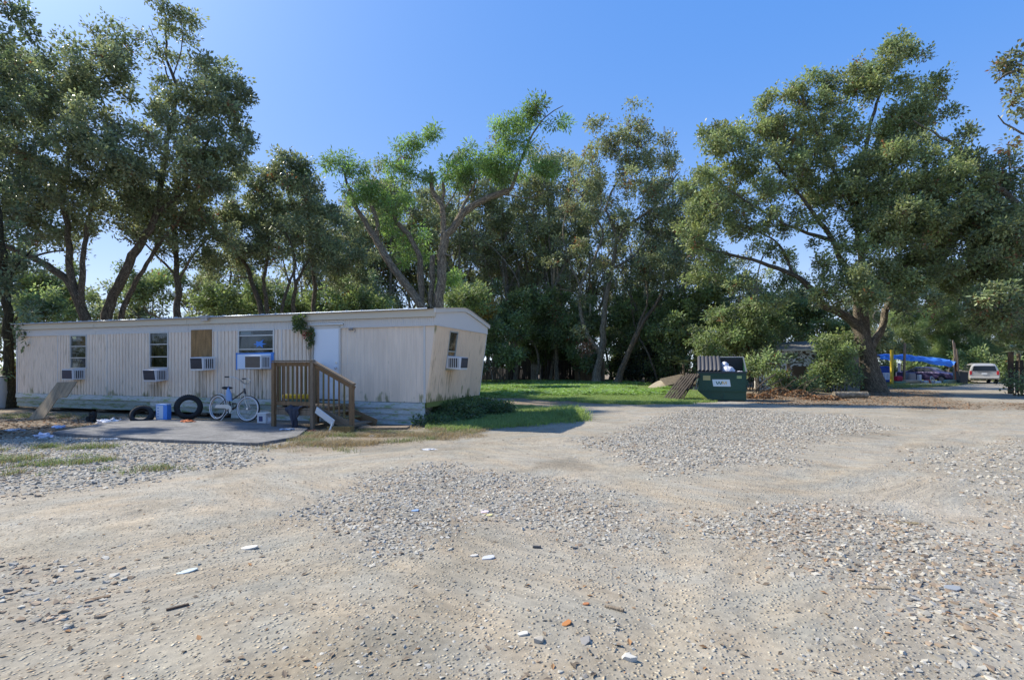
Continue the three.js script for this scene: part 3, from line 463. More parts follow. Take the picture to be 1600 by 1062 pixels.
// sparse grey oaks beyond the lawn
tree({ name: 'grey_oak', label: 'thin-crowned grey oak of several trunks at the lawn edge, vines on its foot', base: 945, d: 42, bark: barkGrey, k: 1.3, per: 15, sigma: 0.62, tint: GREYOAK, scale: 1.35, moss: 260, brown: 0.06, bare: 0.4, twig: 0.022,
  limbs: [[[[930, 'g'], [934, 575], [941, 540], [944, 500], [948, 460], [957, 420], [962, 375], [955, 345], [945, 325]], 0.42, 0.1], [[[938, 552], [916, 520], [906, 480], [908, 445], [930, 400], [942, 365], [925, 330], [905, 300]], 0.24, 0.07], [[[962, 380], [985, 350], [1020, 325], [1045, 290], [1062, 268]], 0.2, 0.05], [[[955, 420], [990, 400], [1010, 370], [1030, 330]], 0.14, 0.04], [[[945, 330], [960, 290], [990, 250], [1000, 200]], 0.12, 0.03], [[[908, 450], [890, 410], [880, 360], [890, 310]], 0.12, 0.04]],
  clumps: [[990, 200, 32, 38, 0, 1.3], [945, 215, 30, 36, 0, 1.1], [1040, 225, 24, 40, 0, 1], [925, 260, 34, 40, 0, 1], [1000, 280, 50, 50, 0, 1.1], [905, 320, 34, 40, 0, 1], [960, 340, 50, 40, 0, 1], [1030, 340, 46, 50, 0, 1.2], [1020, 420, 40, 36, 0, 1.1], [960, 430, 40, 40, 0, 0.5], [880, 400, 36, 50, 0, 0.6], [920, 500, 30, 40, 0, 0.5], [912, 540, 14, 22, -1, 0.8, [0.28, 0.15, 0.08]]] });
tree({ name: 'grey_oak', label: 'dark oak trunk leaning away from the dumpster over the lawn edge', base: 968, d: 40, bark: barkDark, k: 1.0, per: 14, sigma: 0.6, tint: GREYOAK, scale: 1.3, bare: 0.35, moss: 60, twig: 0.02,
  limbs: [[[[962, 'g'], [972, 578], [990, 535], [1008, 500], [1028, 470], [1040, 445], [1065, 400]], 0.34, 0.09], [[[982, 550], [1000, 505], [1012, 470], [1010, 440]], 0.2, 0.06]],
  clumps: [[1050, 420, 40, 36, 0, 1.2], [1075, 370, 40, 40, 0, 1], [1020, 430, 36, 26, 0, 0.8]] });
tree({ name: 'grey_oak', label: 'slender grey trunk standing behind the wooden fence gate', base: 833, d: 49, bark: barkGrey, k: 1.4, per: 14, sigma: 0.7, tint: GREYOAK, scale: 1.5, moss: 200, brown: 0.05, bare: 0.45, twig: 0.022,
  limbs: [[[[830, 'g'], [833, 560], [832, 510], [830, 470], [826, 430], [815, 380], [800, 340]], 0.42, 0.08], [[[832, 500], [838, 440], [860, 390], [880, 330]], 0.2, 0.05], [[[850, 'g', 1], [860, 560, 1], [866, 545, 1], [850, 520, 0.5], [834, 510]], 0.3, 0.14], [[[828, 450], [805, 400], [780, 350], [770, 320]], 0.14, 0.04]],
  clumps: [[800, 330, 40, 36, 0, 0.8], [850, 320, 44, 40, 0, 0.8], [770, 370, 36, 40, 0, 0.8], [830, 390, 50, 40, 0, 0.8], [880, 280, 30, 40, 0, 0.8], [790, 440, 44, 40, 0, 0.6], [860, 450, 44, 44, 0, 0.6], [845, 240, 24, 20, 0, 0.5]] });
tree({ name: 'grey_oak', label: 'thin crooked grey tree between the fence and the trailer gable', base: 790, d: 47, bark: barkGrey, k: 1.4, per: 13, sigma: 0.7, tint: GREYOAK, scale: 1.45, moss: 160, bare: 0.5, twig: 0.022,
  limbs: [[[[805, 'g'], [808, 560], [800, 500], [790, 450], [785, 400], [795, 350]], 0.26, 0.05], [[[796, 480], [770, 440], [750, 400]], 0.14, 0.04], [[[905, 'g'], [900, 570], [890, 520], [880, 470], [870, 420]], 0.28, 0.06]],
  clumps: [[760, 400, 40, 40, 0, 0.9], [800, 360, 36, 40, 0, 0.8], [740, 450, 34, 30, 0, 0.8], [870, 420, 40, 40, 0, 0.7], [890, 370, 30, 36, 0, 0.7]] });

// the big oak by the lane
tree({ name: 'live_oak', label: 'huge spreading live oak with thick scarred trunk beside the lane', base: 1362, d: 30, bark: barkOak, k: 2.1, per: 17, sigma: 0.42, tint: [0.235, 0.325, 0.125], scale: 1.12, brown: 0.02, moss: 40,
  limbs: [[[[1366, 'g'], [1362, 595], [1356, 560], [1348, 530], [1342, 508]], 0.66, 0.46], [[[1344, 515], [1318, 490], [1290, 478], [1270, 452], [1245, 432], [1200, 414], [1150, 400], [1100, 388]], 0.34, 0.07], [[[1345, 512], [1338, 470], [1322, 420], [1300, 375], [1270, 330], [1240, 290], [1210, 250]], 0.3, 0.06], [[[1350, 520], [1352, 470], [1345, 400], [1340, 330], [1350, 250], [1365, 180], [1385, 120], [1400, 80]], 0.34, 0.04], [[[1358, 550], [1378, 510], [1388, 475], [1405, 430], [1440, 395], [1490, 365], [1540, 345]], 0.3, 0.06], [[[1345, 400], [1390, 340], [1430, 290], [1460, 230]], 0.2, 0.05], [[[1300, 375], [1250, 360], [1190, 330], [1130, 290]], 0.16, 0.05], [[[1340, 330], [1300, 260], [1270, 190], [1255, 150]], 0.16, 0.04], [[[1240, 430], [1215, 380], [1160, 350]], 0.12, 0.04]],
  clumps: [[1390, 120, 44, 46, 0, 1], [1420, 85, 34, 24, 0, 0.9], [1455, 130, 28, 30, 0, 0.8], [1340, 130, 46, 34, 0, 1], [1270, 150, 46, 36, 0, 1], [1210, 190, 46, 40, 0, 1], [1300, 210, 56, 46, 0, 1], [1390, 210, 50, 40, 0, 1], [1130, 230, 46, 44, 0, 1.1], [1200, 270, 60, 50, 0, 1], [1100, 300, 40, 50, 0, 1.1], [1330, 290, 70, 50, -1, 1.2], [1420, 280, 80, 60, -2, 1.4], [1490, 300, 60, 60, -1, 1.4], [1160, 345, 60, 34, 0, 0.9], [1390, 360, 80, 46, -2, 1.3], [1480, 380, 80, 50, -1, 1.5], [1330, 455, 56, 34, -3, 1.4], [1410, 440, 50, 40, -2, 1.2], [1250, 350, 40, 40, 0, 0.6], [1290, 410, 36, 26, -2, 0.6], [1500, 440, 50, 34, 0, 1.2], [1110, 400, 40, 24, 0, 0.7], [1200, 395, 40, 16, 0, 0.5], [1430, 210, 44, 40, 0, 1], [1230, 215, 40, 36, 0, 0.9], [1280, 290, 50, 40, 1, 0.8], [1080, 350, 30, 40, 0, 0.9], [1140, 300, 46, 40, 1, 0.9], [1540, 350, 50, 44, 0, 1.2], [1440, 330, 60, 40, -3, 1.2], [1360, 420, 50, 26, -3, 1], [1090, 425, 34, 22, 0, 0.7], [1150, 440, 40, 22, -1, 0.6], [1220, 460, 40, 18, -1, 0.6], [1440, 180, 36, 30, 0, 0.8], [1500, 345, 50, 40, -2, 1]] });
tree({ name: 'live_oak', label: 'dense dark oak at the lane fence with long pale limb reaching skyward', base: 1660, d: 27, bark: barkGrey, k: 1.7, per: 18, sigma: 0.46, tint: [0.21, 0.295, 0.12], scale: 1.15, brown: 0.05,
  limbs: [[[[1690, 'g'], [1680, 540], [1650, 450], [1620, 370], [1580, 310], [1556, 288], [1520, 250], [1480, 220], [1428, 188]], 0.4, 0.04], [[[1650, 450], [1580, 420], [1520, 400]], 0.2, 0.05], [[[1670, 500], [1600, 480], [1550, 470]], 0.16, 0.05], [[[1620, 370], [1640, 280], [1650, 220]], 0.2, 0.05]],
  clumps: [[1560, 300, 50, 46, 0, 1], [1600, 370, 70, 60, 0, 1.3], [1540, 420, 60, 50, 0, 1.3], [1600, 470, 60, 40, 0, 1.2], [1530, 250, 30, 24, 0, 0.7], [1660, 330, 70, 90, 0, 1.2], [1490, 215, 34, 20, 0, 0.6], [1680, 440, 60, 60, 0, 1.1], [1520, 475, 70, 30, -2, 1.1], [1450, 480, 40, 20, -1, 0.8], [1540, 500, 50, 26, 0, 1], [1600, 510, 50, 30, 1, 1], [1560, 345, 40, 36, -1, 1], [1590, 270, 36, 24, 0, 0.8]] });
tree({ name: 'overhanging_tree', label: 'tree with sparse brownish twigs hanging high above the lane', base: 1790, d: 17, bark: barkGrey, k: 2.2, per: 11, sigma: 0.34, tint: [0.18, 0.23, 0.1], scale: 0.85, brown: 0.05,
  limbs: [[[[1800, 'g'], [1790, 500], [1770, 330], [1720, 200], [1640, 130], [1590, 110], [1555, 130]], 0.3, 0.03], [[[1720, 200], [1650, 200], [1600, 210], [1560, 180]], 0.1, 0.02], [[[1690, 240], [1620, 260], [1580, 262]], 0.08, 0.02]],
  clumps: [[1575, 110, 34, 36, 0, 0.9], [1600, 80, 30, 26, 0, 0.9], [1555, 160, 26, 26, 0, 0.8], [1600, 170, 30, 36, 0, 0.9], [1590, 230, 30, 20, 0, 0.6], [1680, 150, 60, 80, 0, 0.6]] });
tree({ name: 'ivy_clad_tree', label: 'mossy trunk with dark leaves beside the yellow steel channel', base: 10, d: 18.4, bark: bark(0.15, 0.14, 0.08), k: 2.6, per: 15, sigma: 0.36, tint: [0.14, 0.21, 0.1], scale: 0.95,
  limbs: [[[[14, 'g'], [14, 560], [10, 480], [2, 380], [-20, 250], [-40, 100], [-60, 20]], 0.24, 0.07], [[[8, 450], [30, 410], [48, 390]], 0.07, 0.03], [[[12, 520], [30, 490], [45, 500]], 0.05, 0.02]],
  clumps: [[10, 480, 34, 36, -0.6, 1], [20, 420, 34, 30, 0, 0.9], [30, 535, 26, 22, -0.8, 0.7], [5, 380, 30, 36, 0, 0.8], [20, 60, 36, 44, 0, 1.1], [-10, 150, 50, 60, 0, 1.1], [60, 90, 26, 22, 0, 0.7], [-70, 300, 90, 120, 0, 0.7], [-50, 30, 70, 60, 0, 0.8]] });

// beyond the frame: the oak whose shade lies on the gravel before the trailer's far end
tree({ name: 'oak_tree', label: 'oak beside the yard that shades the gravel by the slab', base: -300, d: 14.5, bark: barkDark, k: 1.7, per: 15, sigma: 0.45, tint: DARKOAK, limbs: [[[[-300, 'g'], [-302, 480], [-290, 330], [-300, 200]], 0.3, 0.08], [[[-296, 400], [-250, 300], [-220, 230]], 0.14, 0.04], [[[-300, 380], [-370, 280], [-400, 220]], 0.14, 0.04]], clumps: [[-260, 200, 110, 80, 0, 0.8], [-360, 220, 110, 90, 0, 0.8], [-300, 120, 120, 80, 0, 0.8], [-230, 280, 60, 50, 0, 0.7]] });
for (const [x, d, label] of [[-27, 3, 'unseen bush added to darken the trailer window reflections'], [-30, 7, 'second unseen bush added to darken the window reflections'], [-29, 11, 'third unseen bush added to darken the window reflections'], [-31, 15, 'fourth unseen bush added to darken the window reflections']])  // unseen bushes, added so the window panes mirror something dark
  tree({ name: 'added_bush', category: 'bush', label, base: 800 + x / 12 * F, d: 12, leaf: 'soft', mat: leafSoft, k: 1.0, per: 14, sigma: 0.6, tint: [0.17, 0.22, 0.09], scale: 1.6, thick: 3, limbs: [], clumps: [[800 + x / 12 * F, 500, 170, 130, 0, 1]] }).position.z = -d;
// the wood that closes the lot: far trees, each with its own trunk and crown
{
  const far = [
    ['high-crowned tree behind the sawn tree top', 610, 44, 265, 120, GREYOAK, 'oak'], ['high-crowned tree over the gable ridge', 720, 46, 250, 120, GREYOAK, 'oak'], ['high-crowned tree between gable and gate', 800, 48, 240, 120, GREYOAK, 'oak'], ['high-crowned tree behind the gate posts', 870, 46, 235, 110, GREYOAK, 'oak'], ['high-crowned tree past the dark leaning trunk', 1060, 44, 255, 100, GREYOAK, 'oak'], ['high-crowned tree behind the vine and door', 470, 42, 290, 110, DARKOAK, 'oak'], ['leafy tree in the valley behind the sawn limbs', 590, 46, 300, 110, SUNNY, 'soft'], ['second leafy tree in the valley behind the sawn limbs', 670, 50, 290, 100, GREYOAK, 'oak'], ['tall oak behind the stubs of the many-stemmed oak', 490, 46, 310, 100, DARKOAK, 'oak'], ['tall oak closing the gap before the live oak', 1085, 48, 290, 90, GREYOAK, 'oak'], ['tall thin tree behind the forked grey oak', 925, 56, 290, 90, GREYOAK, 'oak'], ['thin oak in the gap past the roof lamp', 345, 38, 370, 90, DARKOAK, 'oak'], ['airy oak filling in beside the sawn stubs', 545, 44, 350, 100, DARKOAK, 'oak'], ['airy tree behind the crown of the sawn tree', 640, 48, 340, 100, SUNNY, 'soft'], ['grey tree between sawn tree and gable', 700, 56, 330, 90, GREYOAK, 'oak'],
    ['grey oak above the fence gate', 845, 50, 350, 90, GREYOAK, 'oak'], ['thin tree past the vine-clad oak foot', 985, 50, 360, 90, GREYOAK, 'oak'], ['olive tree behind the low oak limb', 1130, 46, 390, 90, GREYOAK, 'oak'], ['green tree behind the oak fork', 1220, 46, 400, 90, SUNNY, 'soft'], ['oak closing the lane end', 1400, 68, 420, 90, SUNNY, 'soft'], ['oak past the poles at the lane end', 1500, 70, 430, 90, SUNNY, 'soft'],
    ['tall thin oak far behind the roof lamp', -40, 40, 400, 200, SUNNY, 'soft'], ['light green tree glimpsed under the dark oaks', 90, 44, 420, 110, SUNNY, 'soft'], ['yellow-green tree behind the first trailer window', 210, 42, 430, 100, SUNNY, 'soft'], ['sunlit yellow-green tree behind the boarded window', 330, 40, 440, 95, SUNNY, 'soft'],
    ['bright broadleaf behind the many-stemmed oak', 400, 46, 425, 110, SUNNY, 'soft'], ['olive oak behind the trailer door', 520, 44, 400, 100, DARKOAK, 'oak'], ['dark rounded oak behind the sawn tree', 590, 40, 440, 80, DARKOAK, 'oak'], ['fresh green tree behind the pollard trunks', 720, 40, 440, 80, SUNNY, 'soft'],
    ['tall grey-green tree above the gable end', 770, 58, 390, 110, GREYOAK, 'oak'], ['grey-green oak in line with the fence gate', 850, 60, 400, 120, GREYOAK, 'oak'], ['grey oak beyond the tan fence panel', 930, 58, 410, 110, GREYOAK, 'oak'], ['yellow-green tree in the gap beyond the lawn', 1010, 60, 440, 110, SUNNY, 'soft'],
    ['tall pale twiggy tree rising over the gable', 735, 52, 330, 90, GREYOAK, 'oak'], ['tall grey tree filling the gap by the thin trunk', 800, 56, 310, 100, GREYOAK, 'oak'], ['tall olive tree behind the forked grey oak', 880, 54, 320, 100, GREYOAK, 'oak'], ['tall olive tree past the leaning dark trunk', 1035, 54, 350, 100, GREYOAK, 'oak'], ['dull green oak behind the dumpster lid', 1090, 54, 430, 110, GREYOAK, 'oak'], ['light green tree over the ruined shed', 1180, 52, 440, 100, SUNNY, 'soft'], ['pale tree between shed and live oak', 1270, 50, 450, 100, SUNNY, 'soft'], ['green tree seen through the live oak fork', 1350, 60, 460, 100, SUNNY, 'soft'],
  ];
  for (const [label, px, d, top, w, tint, leaf] of far) {
    const gy = HORIZON + EYE * F / d, h = gy - top, lean = (R0() - 0.5) * 30;
    tree({ name: 'woodland_tree', label, group: 'trees closing the lot', base: px, d, leaf, mat: leaf === 'soft' ? leafSoft : leafGloss, bark: R0() < 0.8 ? barkGrey : barkDark, k: 0.95, per: leaf === 'soft' ? 13 : 11, sigma: 0.6, tint, scale: leaf === 'soft' ? 1.4 : 1.55, bare: 0.34, twig: 0.022, thick: 5,
      limbs: [[[[px, 'g'], [px + lean * 0.3, gy - h * 0.3], [px + lean, gy - h * 0.6], [px + lean * 1.3, top + 20]], 0.26, 0.05], ...[0, 1, 3].map((q) => { const P = [[px + (q - 1.5) * w * 0.2, 'g', (q % 2) * 1.5 - 0.7]]; let x = P[0][0]; for (let s = 1; s <= 6; s++) { x += (R0() - 0.5) * 52 + (q - 1.5) * 9; P.push([x, gy - h * 0.9 * s / 6 * (0.8 + 0.2 * R0()), (q % 2) * 1.5 - 0.7 + (R0() - 0.5)]); } return [P, 0.1 + 0.08 * R0(), 0.03]; }), [[[px + lean * 0.3, gy - h * 0.3], [px - 18, gy - h * 0.5], [px - w * 0.35, gy - h * 0.75]], 0.13, 0.04], [[[px + lean * 0.5, gy - h * 0.4], [px + 24, gy - h * 0.6], [px + w * 0.3, gy - h * 0.8]], 0.12, 0.04]],
      clumps: [[px + lean, top + 20, w * 0.35, 36, 0, 0.8], [px, top + 50, w * 0.5, 40, 0, 0.8], [px - w * 0.35, top + 70, w * 0.35, 36, 0, 0.8], [px + w * 0.35, top + 66, w * 0.35, 36, 0, 0.8], [px - w * 0.15, top + 105, w * 0.45, 30, 0, 0.7], [px + w * 0.2, top + 115, w * 0.4, 28, 0, 0.7], [px - w * 0.3, top + 140, w * 0.4, 26, 0, 0.5], [px + w * 0.3, top + 145, w * 0.35, 24, 0, 0.5]] });
  }
  const pines = [['soft needled pine over the blue tarpaulin', 1420, 62, 430, 60], ['bushy pine behind the bundle of poles', 1475, 64, 420, 56], ['dark pine behind the parked minivan', 1545, 60, 400, 60], ['drooping pine past the lane end', 1600, 62, 420, 56], ['tall pine standing outside the lane fence', 1660, 58, 400, 60]];
  for (const [label, px, d, top, w] of pines) {
    const gy = HORIZON + EYE * F / d, rows = []; for (let y = top; y < gy - 22; y += 24) rows.push([px + (R0() - 0.5) * 20, y + 10, w * (0.42 + 0.4 * (y - top) / (gy - top)), 17, 0, 1.1]);
    tree({ name: 'pine_tree', label, group: 'pines at the lane end', base: px, d, leaf: 'needle', mat: leafSoft, bark: barkDark, k: 0.75, per: 20, sigma: 0.62, tint: [0.25, 0.37, 0.13], scale: 1.9, twig: 0.014, thick: 4, limbs: [[[[px, 'g'], [px + 2, gy - 60], [px, top]], 0.28, 0.04]], clumps: rows });
  }
  // understorey: each bush a thing of its own
  const bush = (label, px, py, d, rx, ry, tint, extra = {}) => {
    const gy = HORIZON + EYE * F / d; tree({ name: 'bush', category: 'bush', label, base: px, d, leaf: 'soft', mat: leafSoft, k: 1.5, per: 15, sigma: 0.5, tint, scale: 0.95 * d / 34 + 0.12, thick: 3, twig: 0.008, bark: barkDark, bare: 0.02, group: 'bushes round the lot',
      limbs: [-1, 0, 1].map((s) => [[[px + s * 4, 'g'], [px + s * rx * 0.25, gy - ry * 0.6], [px + s * rx * 0.5, py]], 0.05, 0.015]), clumps: [[px, py, rx, ry, 0, 1], [px - rx * 0.4, py + ry * 0.35, rx * 0.7, ry * 0.6, -0.4, 0.8], [px + rx * 0.4, py + ry * 0.35, rx * 0.7, ry * 0.6, -0.4, 0.8]], ...extra });
  };
  const DG = [0.195, 0.295, 0.105], MG = DG, LG = DG;
  bush('bright green shrub against the gable end of the trailer', 782, 535, 40, 34, 40, LG); bush('shrub with yellow leaves above the gable', 755, 470, 40, 22, 30, [0.32, 0.24, 0.03]);
  bush('loose green shrub hanging over the grey fence panel', 822, 540, 50, 30, 30, MG); bush('dark shrub behind the dark fence panel', 872, 540, 50, 34, 34, DG); bush('bright shrub around the foot of the grey oak', 920, 560, 44, 26, 28, LG);
  bush('dark evergreen thicket behind the lawn corner', 1015, 560, 46, 50, 34, [0.04, 0.07, 0.022]); bush('tall dark bush behind the sand heap', 1065, 520, 40, 46, 50, DG); bush('dense green bush directly behind the dumpster', 1130, 525, 33, 56, 56, MG); bush('green bush topping the shed roof', 1200, 505, 35, 46, 36, LG);
  bush('leafy bush covering the shed corner', 1294, 562, 29.5, 20, 40, DG); bush('mixed green shrub against the live oak', 1318, 575, 29, 28, 30, MG); bush('bright bush between shed and oak trunk', 1300, 520, 36, 36, 26, LG); bush('vine covered bush at the shed front', 1216, 585, 29, 18, 22, DG); bush('low shrub behind the brush pile', 1256, 600, 28.5, 24, 14, MG);
  bush('dark vines right beside the dumpster', 1186, 566, 28.5, 20, 36, DG); bush('tall dark bush hiding the shed side', 1172, 525, 33, 30, 46, DG); bush('dark leafy bush touching the oak bark', 1306, 550, 30.5, 26, 36, DG); bush('dark thicket closing the lawn behind the leaning trunk', 975, 565, 50, 30, 26, DG); bush('dark thicket behind the sand heap', 1048, 572, 44, 32, 24, DG); bush('low thicket behind the lane end', 1540, 570, 66, 40, 24, MG); bush('shady thicket behind the fence gate', 840, 560, 54, 40, 26, DG); bush('tall loose shrub filling the woods past the gable', 792, 490, 43, 34, 50, MG); bush('tall loose shrub filling the woods over the gate', 852, 500, 46, 36, 46, MG); bush('tall loose shrub behind the oak with vines', 905, 500, 46, 30, 46, MG); bush('tall loose shrub between the two grey oaks', 985, 500, 45, 32, 50, MG); bush('tall loose shrub past the leaning dark trunk', 1040, 490, 43, 30, 46, MG); bush('tall shrub under the low limb of the live oak', 1105, 460, 40, 40, 36, MG); bush('high shrub behind the shed roof ridge', 1245, 480, 38, 44, 34, MG); bush('shrub in the gap beyond the forked trunk', 60, 440, 36, 50, 40, MG); bush('shrub in the gap beyond the leaning oak', 235, 440, 36, 44, 36, MG); bush('bright shrub beside the parked minivan', 1570, 580, 50, 22, 24, LG); bush('green shrub behind the black bin', 1515, 575, 56, 24, 26, MG); bush('ivy spilling at the foot of the lane fence', 1592, 622, 26, 22, 7, DG); bush('green shrub under the blue tarpaulin', 1440, 577, 56, 26, 14, LG);
  bush('light shrub behind the trailer roof near the door', 560, 465, 36, 50, 36, MG); bush('sunlit shrub behind the air conditioners', 370, 470, 34, 60, 34, LG); bush('green shrub behind the sawn trunks', 730, 460, 34, 34, 36, MG); bush('dark shrub behind the roof edge', 470, 475, 36, 50, 26, DG); bush('shaded shrub behind the trailer end', 90, 480, 34, 60, 26, LG); bush('leafy shrub beside the yellow channel', 6, 590, 19, 22, 40, DG);
}
// ---------------------------------------------------------------- mobile home
const TC = V(-2.18, 0, -12.9), TURN = -0.3082;         // its near front corner; local x runs out through the gable end, local z to the yard
const tl = (x, y, z) => V(x, y, z).applyAxisAngle(V(0, 1, 0), TURN).add(TC);
const wallAt = (px, py) => { const k = (px - 800) / F, s = (TC.x + k * TC.z) / (0.953 + 0.303 * k), d = -TC.z + 0.303 * s; return [-s, EYE - (py - HORIZON) / F * d]; };
const rect = (x0, y0, x1, y1) => { const a = wallAt(x0, (y0)), b = wallAt(x1, y0), c = wallAt((x0 + x1) / 2, y0), e = wallAt((x0 + x1) / 2, y1); return { x0: a[0], x1: b[0], y0: e[1], y1: c[1] }; };
const LEN = 15.6, WID = 3.66, SILL = 0.58, TOPW = 2.53, LEAN = 0.26;
const WIN = [rect(112, 524, 137, 575), rect(236, 519.5, 264.5, 574.5), rect(302, 516, 332, 557.5), rect(374.6, 515.5, 429.5, 553)], DOOR = rect(489.7, 506.5, 532, 630); DOOR.y0 = SILL + 0.005; DOOR.y1 = 2.56;
const home = thing('mobile_home', 'long pinkish white mobile home with corrugated metal walls and window air conditioners', 'mobile home', TC.toArray(), TURN);
{
  const r = rngOf(301);
  const stain = (ctx, w, h, marks) => {                 // flaking cream paint, rusty and mildewed run-off, drawn in metres of wall
    const im = ctx.createImageData(w, h);
    for (let j = 0; j < h; j++) for (let i = 0; i < w; i++) {
      const x = i / w * marks.len, y = (h - j) / h * marks.high, a = fbm(x * 0.7, y * 0.5, 2), st = fbm(x * 14, y * 0.8, 5), fine = fbm(x * 30, y * 2.2, 9);
      let k = 1 + 0.05 * a + 0.045 * st + 0.03 * fine, red = 0.02 * noise(x * 0.9, y * 0.8, 31);
      let R = 226 * k + 70 * red, G = 213 * k, B = 198 * k - 30 * red;
      const grime = smooth(0.2, 1.0, st * 0.3 + 0.5 * fine + 0.2 * a + marks.grime(x, y)); R += (118 - R) * grime * 0.6; G += (108 - G) * grime * 0.6; B += (92 - B) * grime * 0.6;
      const moss = smooth(0.35, 0.8, fbm(x * 3.1, y * 2.2, 14) * 0.7 + 0.35 * fine + marks.moss(x, y)); R += (92 - R) * moss * 0.65; G += (98 - G) * moss * 0.65; B += (60 - B) * moss * 0.65;
      const o = (j * w + i) * 4; im.data[o] = Math.min(255, R); im.data[o + 1] = Math.min(255, G); im.data[o + 2] = Math.min(255, B); im.data[o + 3] = 255;
    }
    ctx.putImageData(im, 0, 0);
  };
  const drips = [[wallAt(119, 593), 0.34], [wallAt(245, 595), 0.55], [wallAt(316, 578), 0.5], [wallAt(405, 577), 0.45], [wallAt(236, 600), 0.3]].map(([[x, y], k]) => [x + LEN, y - SILL, k]);
  const front = canvasTex(2048, 300, (c, w, h) => stain(c, w, h, { len: LEN, high: TOPW - SILL + 0.04,
    grime: (x, y) => { let g = x < 2.6 ? 0.3 : x > 12.4 ? -0.3 : 0.16; for (const [dx, dy, k] of drips) if (y < dy) g += k * Math.exp(-((x - dx) ** 2) / 0.07); return g; },
    moss: (x, y) => -0.25 + 0.55 * (y < 0.55 ? 1 - y / 0.55 : 0) + (x < 3.4 && x > 2.9 && y < 0.5 ? 0.35 : 0) }), true, false);
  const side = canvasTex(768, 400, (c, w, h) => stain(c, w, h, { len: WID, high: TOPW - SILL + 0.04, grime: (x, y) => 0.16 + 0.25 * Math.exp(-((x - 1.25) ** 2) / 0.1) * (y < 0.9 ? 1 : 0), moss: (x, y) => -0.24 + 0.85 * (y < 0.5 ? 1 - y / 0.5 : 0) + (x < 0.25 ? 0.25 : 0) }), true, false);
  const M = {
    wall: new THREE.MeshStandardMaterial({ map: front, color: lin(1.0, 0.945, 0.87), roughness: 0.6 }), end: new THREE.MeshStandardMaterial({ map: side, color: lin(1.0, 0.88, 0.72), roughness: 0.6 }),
    trim: mat(lin(0.60, 0.57, 0.52), 0.65), beige: mat(lin(0.60, 0.51, 0.37), 0.7), roof: new THREE.MeshStandardMaterial({ color: lin(0.42, 0.47, 0.53), roughness: 0.45, metalness: 0.5 }), alum: new THREE.MeshStandardMaterial({ color: lin(0.5, 0.52, 0.53), roughness: 0.4, metalness: 0.7 }),
    glass: new THREE.MeshPhysicalMaterial({ color: lin(0.75, 0.8, 0.8), roughness: 0.05, transmission: 1, thickness: 0, ior: 1.5 }), dark: mat(lin(0.03, 0.03, 0.03), 0.9),
    ply: wood(0.50, 0.32, 0.14), door: mat(lin(0.72, 0.76, 0.80), 0.45), tape: mat(lin(0.07, 0.24, 0.62), 0.6), foam: mat(lin(0.62, 0.71, 0.82), 0.7), moss: mat(lin(0.16, 0.19, 0.045), 0.95),
  };
  // corrugated sheets: one strip for each stretch of wall, cut round the openings
  const holes = [...WIN.slice(0, 2), WIN[2], { ...WIN[3], y0: wallAt(400, 577)[1] }, DOOR];
  const sheet = (name, xa, xb, amp, pitch, top, bottom, material, zOff = 0) => {
    const xs = []; const n = Math.round((xb - xa) / pitch);
    for (let i = 0; i < n; i++) for (const f of [0, 0.13, 0.5, 0.87]) xs.push(xa + (i + f) * (xb - xa) / n);
    for (const h of holes) for (const e of [h.x0, h.x1]) if (e > xa + 0.002 && e < xb - 0.002) xs.push(e);
    xs.push(xb); xs.sort((a, b) => a - b);
    const zz = (x) => { const t = (((x - xa) / ((xb - xa) / n)) % 1 + 1) % 1; return zOff + amp * (t < 0.13 ? t / 0.13 : t < 0.87 ? 1 + 0.12 * Math.sin((t - 0.13) / 0.74 * Math.PI) : (1 - t) / 0.13); };
    const pos = [], uv = [], put = (x, y) => { pos.push(x, y, zz(x)); uv.push((x + LEN) / LEN, (y - SILL) / (TOPW - SILL + 0.04)); };
    for (let i = 0; i < xs.length - 1; i++) {
      const a = xs[i], b = xs[i + 1], m = (a + b) / 2; if (b - a < 1e-5) continue; let spans = [[bottom, top]];
      for (const h of holes) if (m > h.x0 && m < h.x1) spans = spans.flatMap(([u, v]) => [[u, Math.min(v, h.y0)], [Math.max(u, h.y1), v]].filter(([p, q]) => q - p > 0.004));
      for (const [u, v] of spans) { put(a, u); put(b, u); put(b, v); put(a, u); put(b, v); put(a, v); }
    }
    const g = new THREE.BufferGeometry(); g.setAttribute('position', new THREE.Float32BufferAttribute(pos, 3)); g.setAttribute('uv', new THREE.Float32BufferAttribute(uv, 2)); g.computeVertexNormals(); return meshOf(name, g, material, home);
  };
  const cuts = [-LEN, -LEN + 2.1, -LEN + 4.4, -LEN + 6.7, -LEN + 8.9, -LEN + 11.2, DOOR.x1 + 0.02, 0];
  for (let i = 0; i < cuts.length - 1; i++) sheet('siding_panel', cuts[i] + (i ? 0.004 : 0), cuts[i + 1], i === 0 ? 0.012 : i === cuts.length - 2 ? 0.008 : 0.046, 0.135, TOPW, SILL, M.wall);
  for (const x of cuts.slice(1, -1)) if (Math.abs(x - DOOR.x1) > 0.1 && !holes.some((q) => x > q.x0 - 0.05 && x < q.x1 + 0.05)) new MB().box(0.03, TOPW - SILL, 0.012, x, (TOPW + SILL) / 2, 0.046).build('seam_strip', M.trim, home);
  new MB().box(0.05, TOPW - SILL, 0.03, -0.02, (TOPW + SILL) / 2, 0.012).build('corner_trim', M.trim, home);
  new MB().box(0.06, TOPW - SILL, 0.05, -LEN, (TOPW + SILL) / 2, 0).build('corner_trim', M.trim, home);
  // the gable end leans out towards its top
  const ex = (y) => LEAN * (y - SILL) / (TOPW - SILL);
